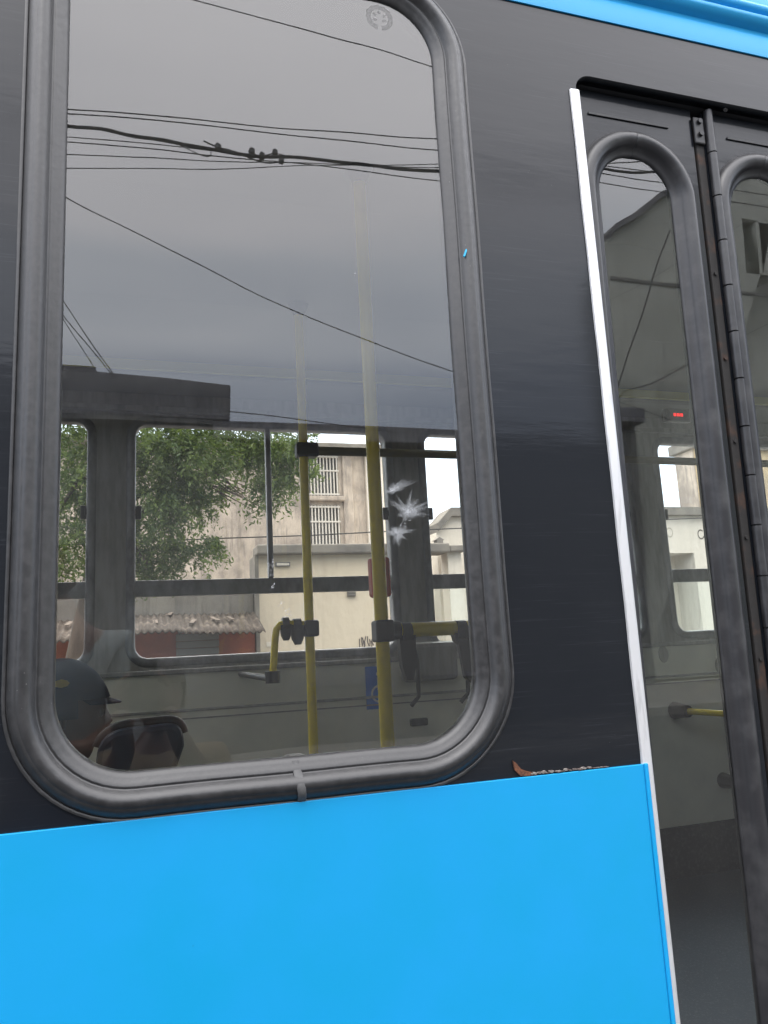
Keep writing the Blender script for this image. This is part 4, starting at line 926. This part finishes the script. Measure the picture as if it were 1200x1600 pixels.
skinfig('shirt', [(V3(px0, py0, .90), (.165, .125)), (V3(px0, py0, 1.10), (.157, .12)), (V3(px0, py0+.01, 1.25), (.170, .125)), (V3(px0, py0, 1.335), (.135, .10)), (V3(px0-.18, py0, 1.325), .075), (V3(px0-.215, py0+.06, 1.23), .068), (V3(px0+.18, py0, 1.325), .075), (V3(px0+.21, py0+.06, 1.23), .068)], [(0, 1), (1, 2), (2, 3), (3, 4), (4, 5), (3, 6), (6, 7)], SHB, ph)
skinfig('trousers', [(V3(px0, py0, .96), (.16, .12)), (V3(px0, py0, .90), (.155, .12)), (V3(px0-.09, py0, .82), .105), (V3(px0-.11, py0+.01, .50), .08), (V3(px0-.12, py0-.02, .12), .06), (V3(px0+.09, py0, .82), .105), (V3(px0+.11, py0+.01, .50), .08), (V3(px0+.12, py0-.02, .12), .06)], [(0, 1), (1, 2), (2, 3), (3, 4), (1, 5), (5, 6), (6, 7)], JEAN, ph)
head(ph, V3(px0, py0+.05, 1.545), (0, 1), True)
for s_, hx in ((-1, px0-.115), (1, px0+.02)):
    hand(ph, (hx, py0+.375, 1.525), (.25*-s_, .25, .9), (-.6*s_*-1*-1, -.3, .3), (-s_*.9, .25, .1), SKIN)
# the phone: lens at the camera, back to the bus
pho = root('phone', 'black mobile phone held upright by the photographer in brown shirt', 'phone', (.012, -1.165, 1.60))
PB = mat('phone_black', (.02, .02, .022), rough=.25); b = MB()
b.prism(rr(-.026, .050, 1.510, 1.668, .010, 5), -1.1745, -1.1665)
b.build('phone_body', PB, pho, bevel=.0015)
MB().prism(rr(-.012, .012, 1.612, 1.662, .008, 5), -1.166, -1.1645).build('camera_bump', PB, pho)
MB().prism(rr(-.022, .046, 1.516, 1.662, .006, 5), -1.1755, -1.175).build('screen', mat('phone_screen', (.02, .02, .02), rough=.05), pho)
# taller companion at the left edge
cp_ = R(95, 880, -1.75)
c2 = root('person', 'dark haired person in grey shirt mirrored at the left window edge', 'person', (cp_.x, -1.75, 0))
hx, hy_, hz = cp_.x, -1.75, cp_.z
skinfig('body', [(V3(hx, hy_, hz-.72), (.15, .11)), (V3(hx, hy_, hz-.45), (.15, .11)), (V3(hx, hy_, hz-.26), (.13, .09)), (V3(hx, hy_, hz-.18), .055), (V3(hx, hy_+.02, hz-.10), .055),
    (V3(hx-.17, hy_, hz-.30), .050), (V3(hx-.215, hy_, hz-.56), .044), (V3(hx-.20, hy_+.1, hz-.80), .032), (V3(hx-.19, hy_+.13, hz-.90), .028),
    (V3(hx+.17, hy_, hz-.30), .050), (V3(hx+.215, hy_, hz-.56), .044), (V3(hx+.10, hy_+.2, hz-.62), .034), (V3(hx+.02, hy_+.24, hz-.60), .028),
    (V3(hx-.09, hy_, hz-.82), .09), (V3(hx-.1, hy_, hz-1.2), .062), (V3(hx-.1, hy_-.02, .10), .04), (V3(hx-.1, hy_+.12, .05), .04),
    (V3(hx+.09, hy_, hz-.82), .09), (V3(hx+.1, hy_, hz-1.2), .062), (V3(hx+.1, hy_-.02, .10), .04), (V3(hx+.1, hy_+.12, .05), .04)],
    [(0, 1), (1, 2), (2, 3), (3, 4), (2, 5), (5, 6), (6, 7), (7, 8), (2, 9), (9, 10), (10, 11), (11, 12), (0, 13), (13, 14), (14, 15), (15, 16), (0, 17), (17, 18), (18, 19), (19, 20)], SKIN, c2)
skinfig('shirt', [(V3(hx, hy_, hz-.78), (.17, .13)), (V3(hx, hy_, hz-.45), (.165, .125)), (V3(hx, hy_, hz-.265), (.145, .10)), (V3(hx-.19, hy_, hz-.285), .075), (V3(hx-.215, hy_, hz-.45), .066), (V3(hx+.19, hy_, hz-.285), .075), (V3(hx+.215, hy_, hz-.45), .066)], [(0, 1), (1, 2), (2, 3), (3, 4), (2, 5), (5, 6)], SHG, c2)
skinfig('trousers', [(V3(hx, hy_, hz-.74), (.165, .12)), (V3(hx, hy_, hz-.80), (.16, .12)), (V3(hx-.09, hy_, hz-.9), .105), (V3(hx-.1, hy_, hz-1.2), .08), (V3(hx-.1, hy_-.02, .12), .06), (V3(hx+.09, hy_, hz-.9), .105), (V3(hx+.1, hy_, hz-1.2), .08), (V3(hx+.1, hy_-.02, .12), .06)], [(0, 1), (1, 2), (2, 3), (3, 4), (1, 5), (5, 6), (6, 7)], JEAN, c2)
head(c2, V3(hx, hy_+.02, hz), (.1, 1), True)
hand(c2, (hx+.02, hy_+.24, hz-.60), (-1, .2, 0), (0, .2, 1), (0, -1, -.2), SKIN); hand(c2, (hx-.19, hy_+.13, hz-.90), (0, .2, -1), (0, 1, 0), (1, 0, 0), SKIN)
# seated passenger with cap, inside the bus
pc = P(98, 1122, .85)
p3_ = root('person', 'seated passenger in navy cap with yellow emblem low in the window corner', 'person', (pc.x, .85, FZ))
hx, hy_, hz = pc.x-.005, .85, pc.z
skinfig('body', [(V3(hx-.02, hy_, hz-.66), (.15, .12)), (V3(hx-.03, hy_, hz-.45), (.14, .10)), (V3(hx-.03, hy_, hz-.26), (.13, .10)), (V3(hx-.02, hy_, hz-.18), .055), (V3(hx, hy_, hz-.10), .055),
    (V3(hx-.02, hy_-.17, hz-.28), .060), (V3(hx+.02, hy_-.20, hz-.52), .046), (V3(hx+.24, hy_-.12, hz-.55), .030),
    (V3(hx-.02, hy_+.17, hz-.28), .060), (V3(hx+.02, hy_+.20, hz-.52), .046), (V3(hx+.24, hy_+.12, hz-.55), .030),
    (V3(hx+.10, hy_-.1, hz-.68), .085), (V3(hx+.42, hy_-.1, hz-.66), .062), (V3(hx+.42, hy_-.1, FZ+.10), .042), (V3(hx+.54, hy_-.1, FZ+.05), .04),
    (V3(hx+.10, hy_+.1, hz-.68), .085), (V3(hx+.42, hy_+.1, hz-.66), .062), (V3(hx+.42, hy_+.1, FZ+.10), .042), (V3(hx+.54, hy_+.1, FZ+.05), .04)],
    [(0, 1), (1, 2), (2, 3), (3, 4), (2, 5), (5, 6), (6, 7), (2, 8), (8, 9), (9, 10), (0, 11), (11, 12), (12, 13), (13, 14), (0, 15), (15, 16), (16, 17), (17, 18)], SKIN, p3_)
skinfig('shirt', [(V3(hx-.02, hy_, hz-.66), (.165, .13)), (V3(hx-.03, hy_, hz-.45), (.155, .115)), (V3(hx-.03, hy_, hz-.265), (.145, .115)), (V3(hx-.02, hy_-.18, hz-.285), .072), (V3(hx+.01, hy_-.205, hz-.42), .062), (V3(hx-.02, hy_+.18, hz-.285), .072), (V3(hx+.01, hy_+.205, hz-.42), .062)], [(0, 1), (1, 2), (2, 3), (3, 4), (2, 5), (5, 6)], SHN, p3_)
skinfig('collar', [(V3(hx+.045, hy_-.055, hz-.135), .012), (V3(hx+.075, hy_-.035, hz-.150), .014), (V3(hx+.09, hy_, hz-.165), .012)], [(0, 1), (1, 2)], mat('white_collar', (.6, .6, .6), rough=.8), p3_, 1)
skinfig('trousers', [(V3(hx, hy_, hz-.67), (.16, .13)), (V3(hx+.12, hy_-.1, hz-.68), .095), (V3(hx+.42, hy_-.1, hz-.66), .075), (V3(hx+.42, hy_-.1, FZ+.12), .058), (V3(hx+.12, hy_+.1, hz-.68), .095), (V3(hx+.42, hy_+.1, hz-.66), .075), (V3(hx+.42, hy_+.1, FZ+.12), .058)], [(0, 1), (1, 2), (2, 3), (0, 4), (4, 5), (5, 6)], JEAN, p3_)
head(p3_, V3(hx, hy_, hz), (.97, .22), False, hat=SHN)
hand(p3_, (hx+.24, hy_-.12, hz-.55), (1, .1, -.1), (0, 1, .3), (0, 0, -1), SKIN); hand(p3_, (hx+.24, hy_+.12, hz-.55), (1, -.1, -.1), (0, -1, .3), (0, 0, -1), SKIN)
settle()
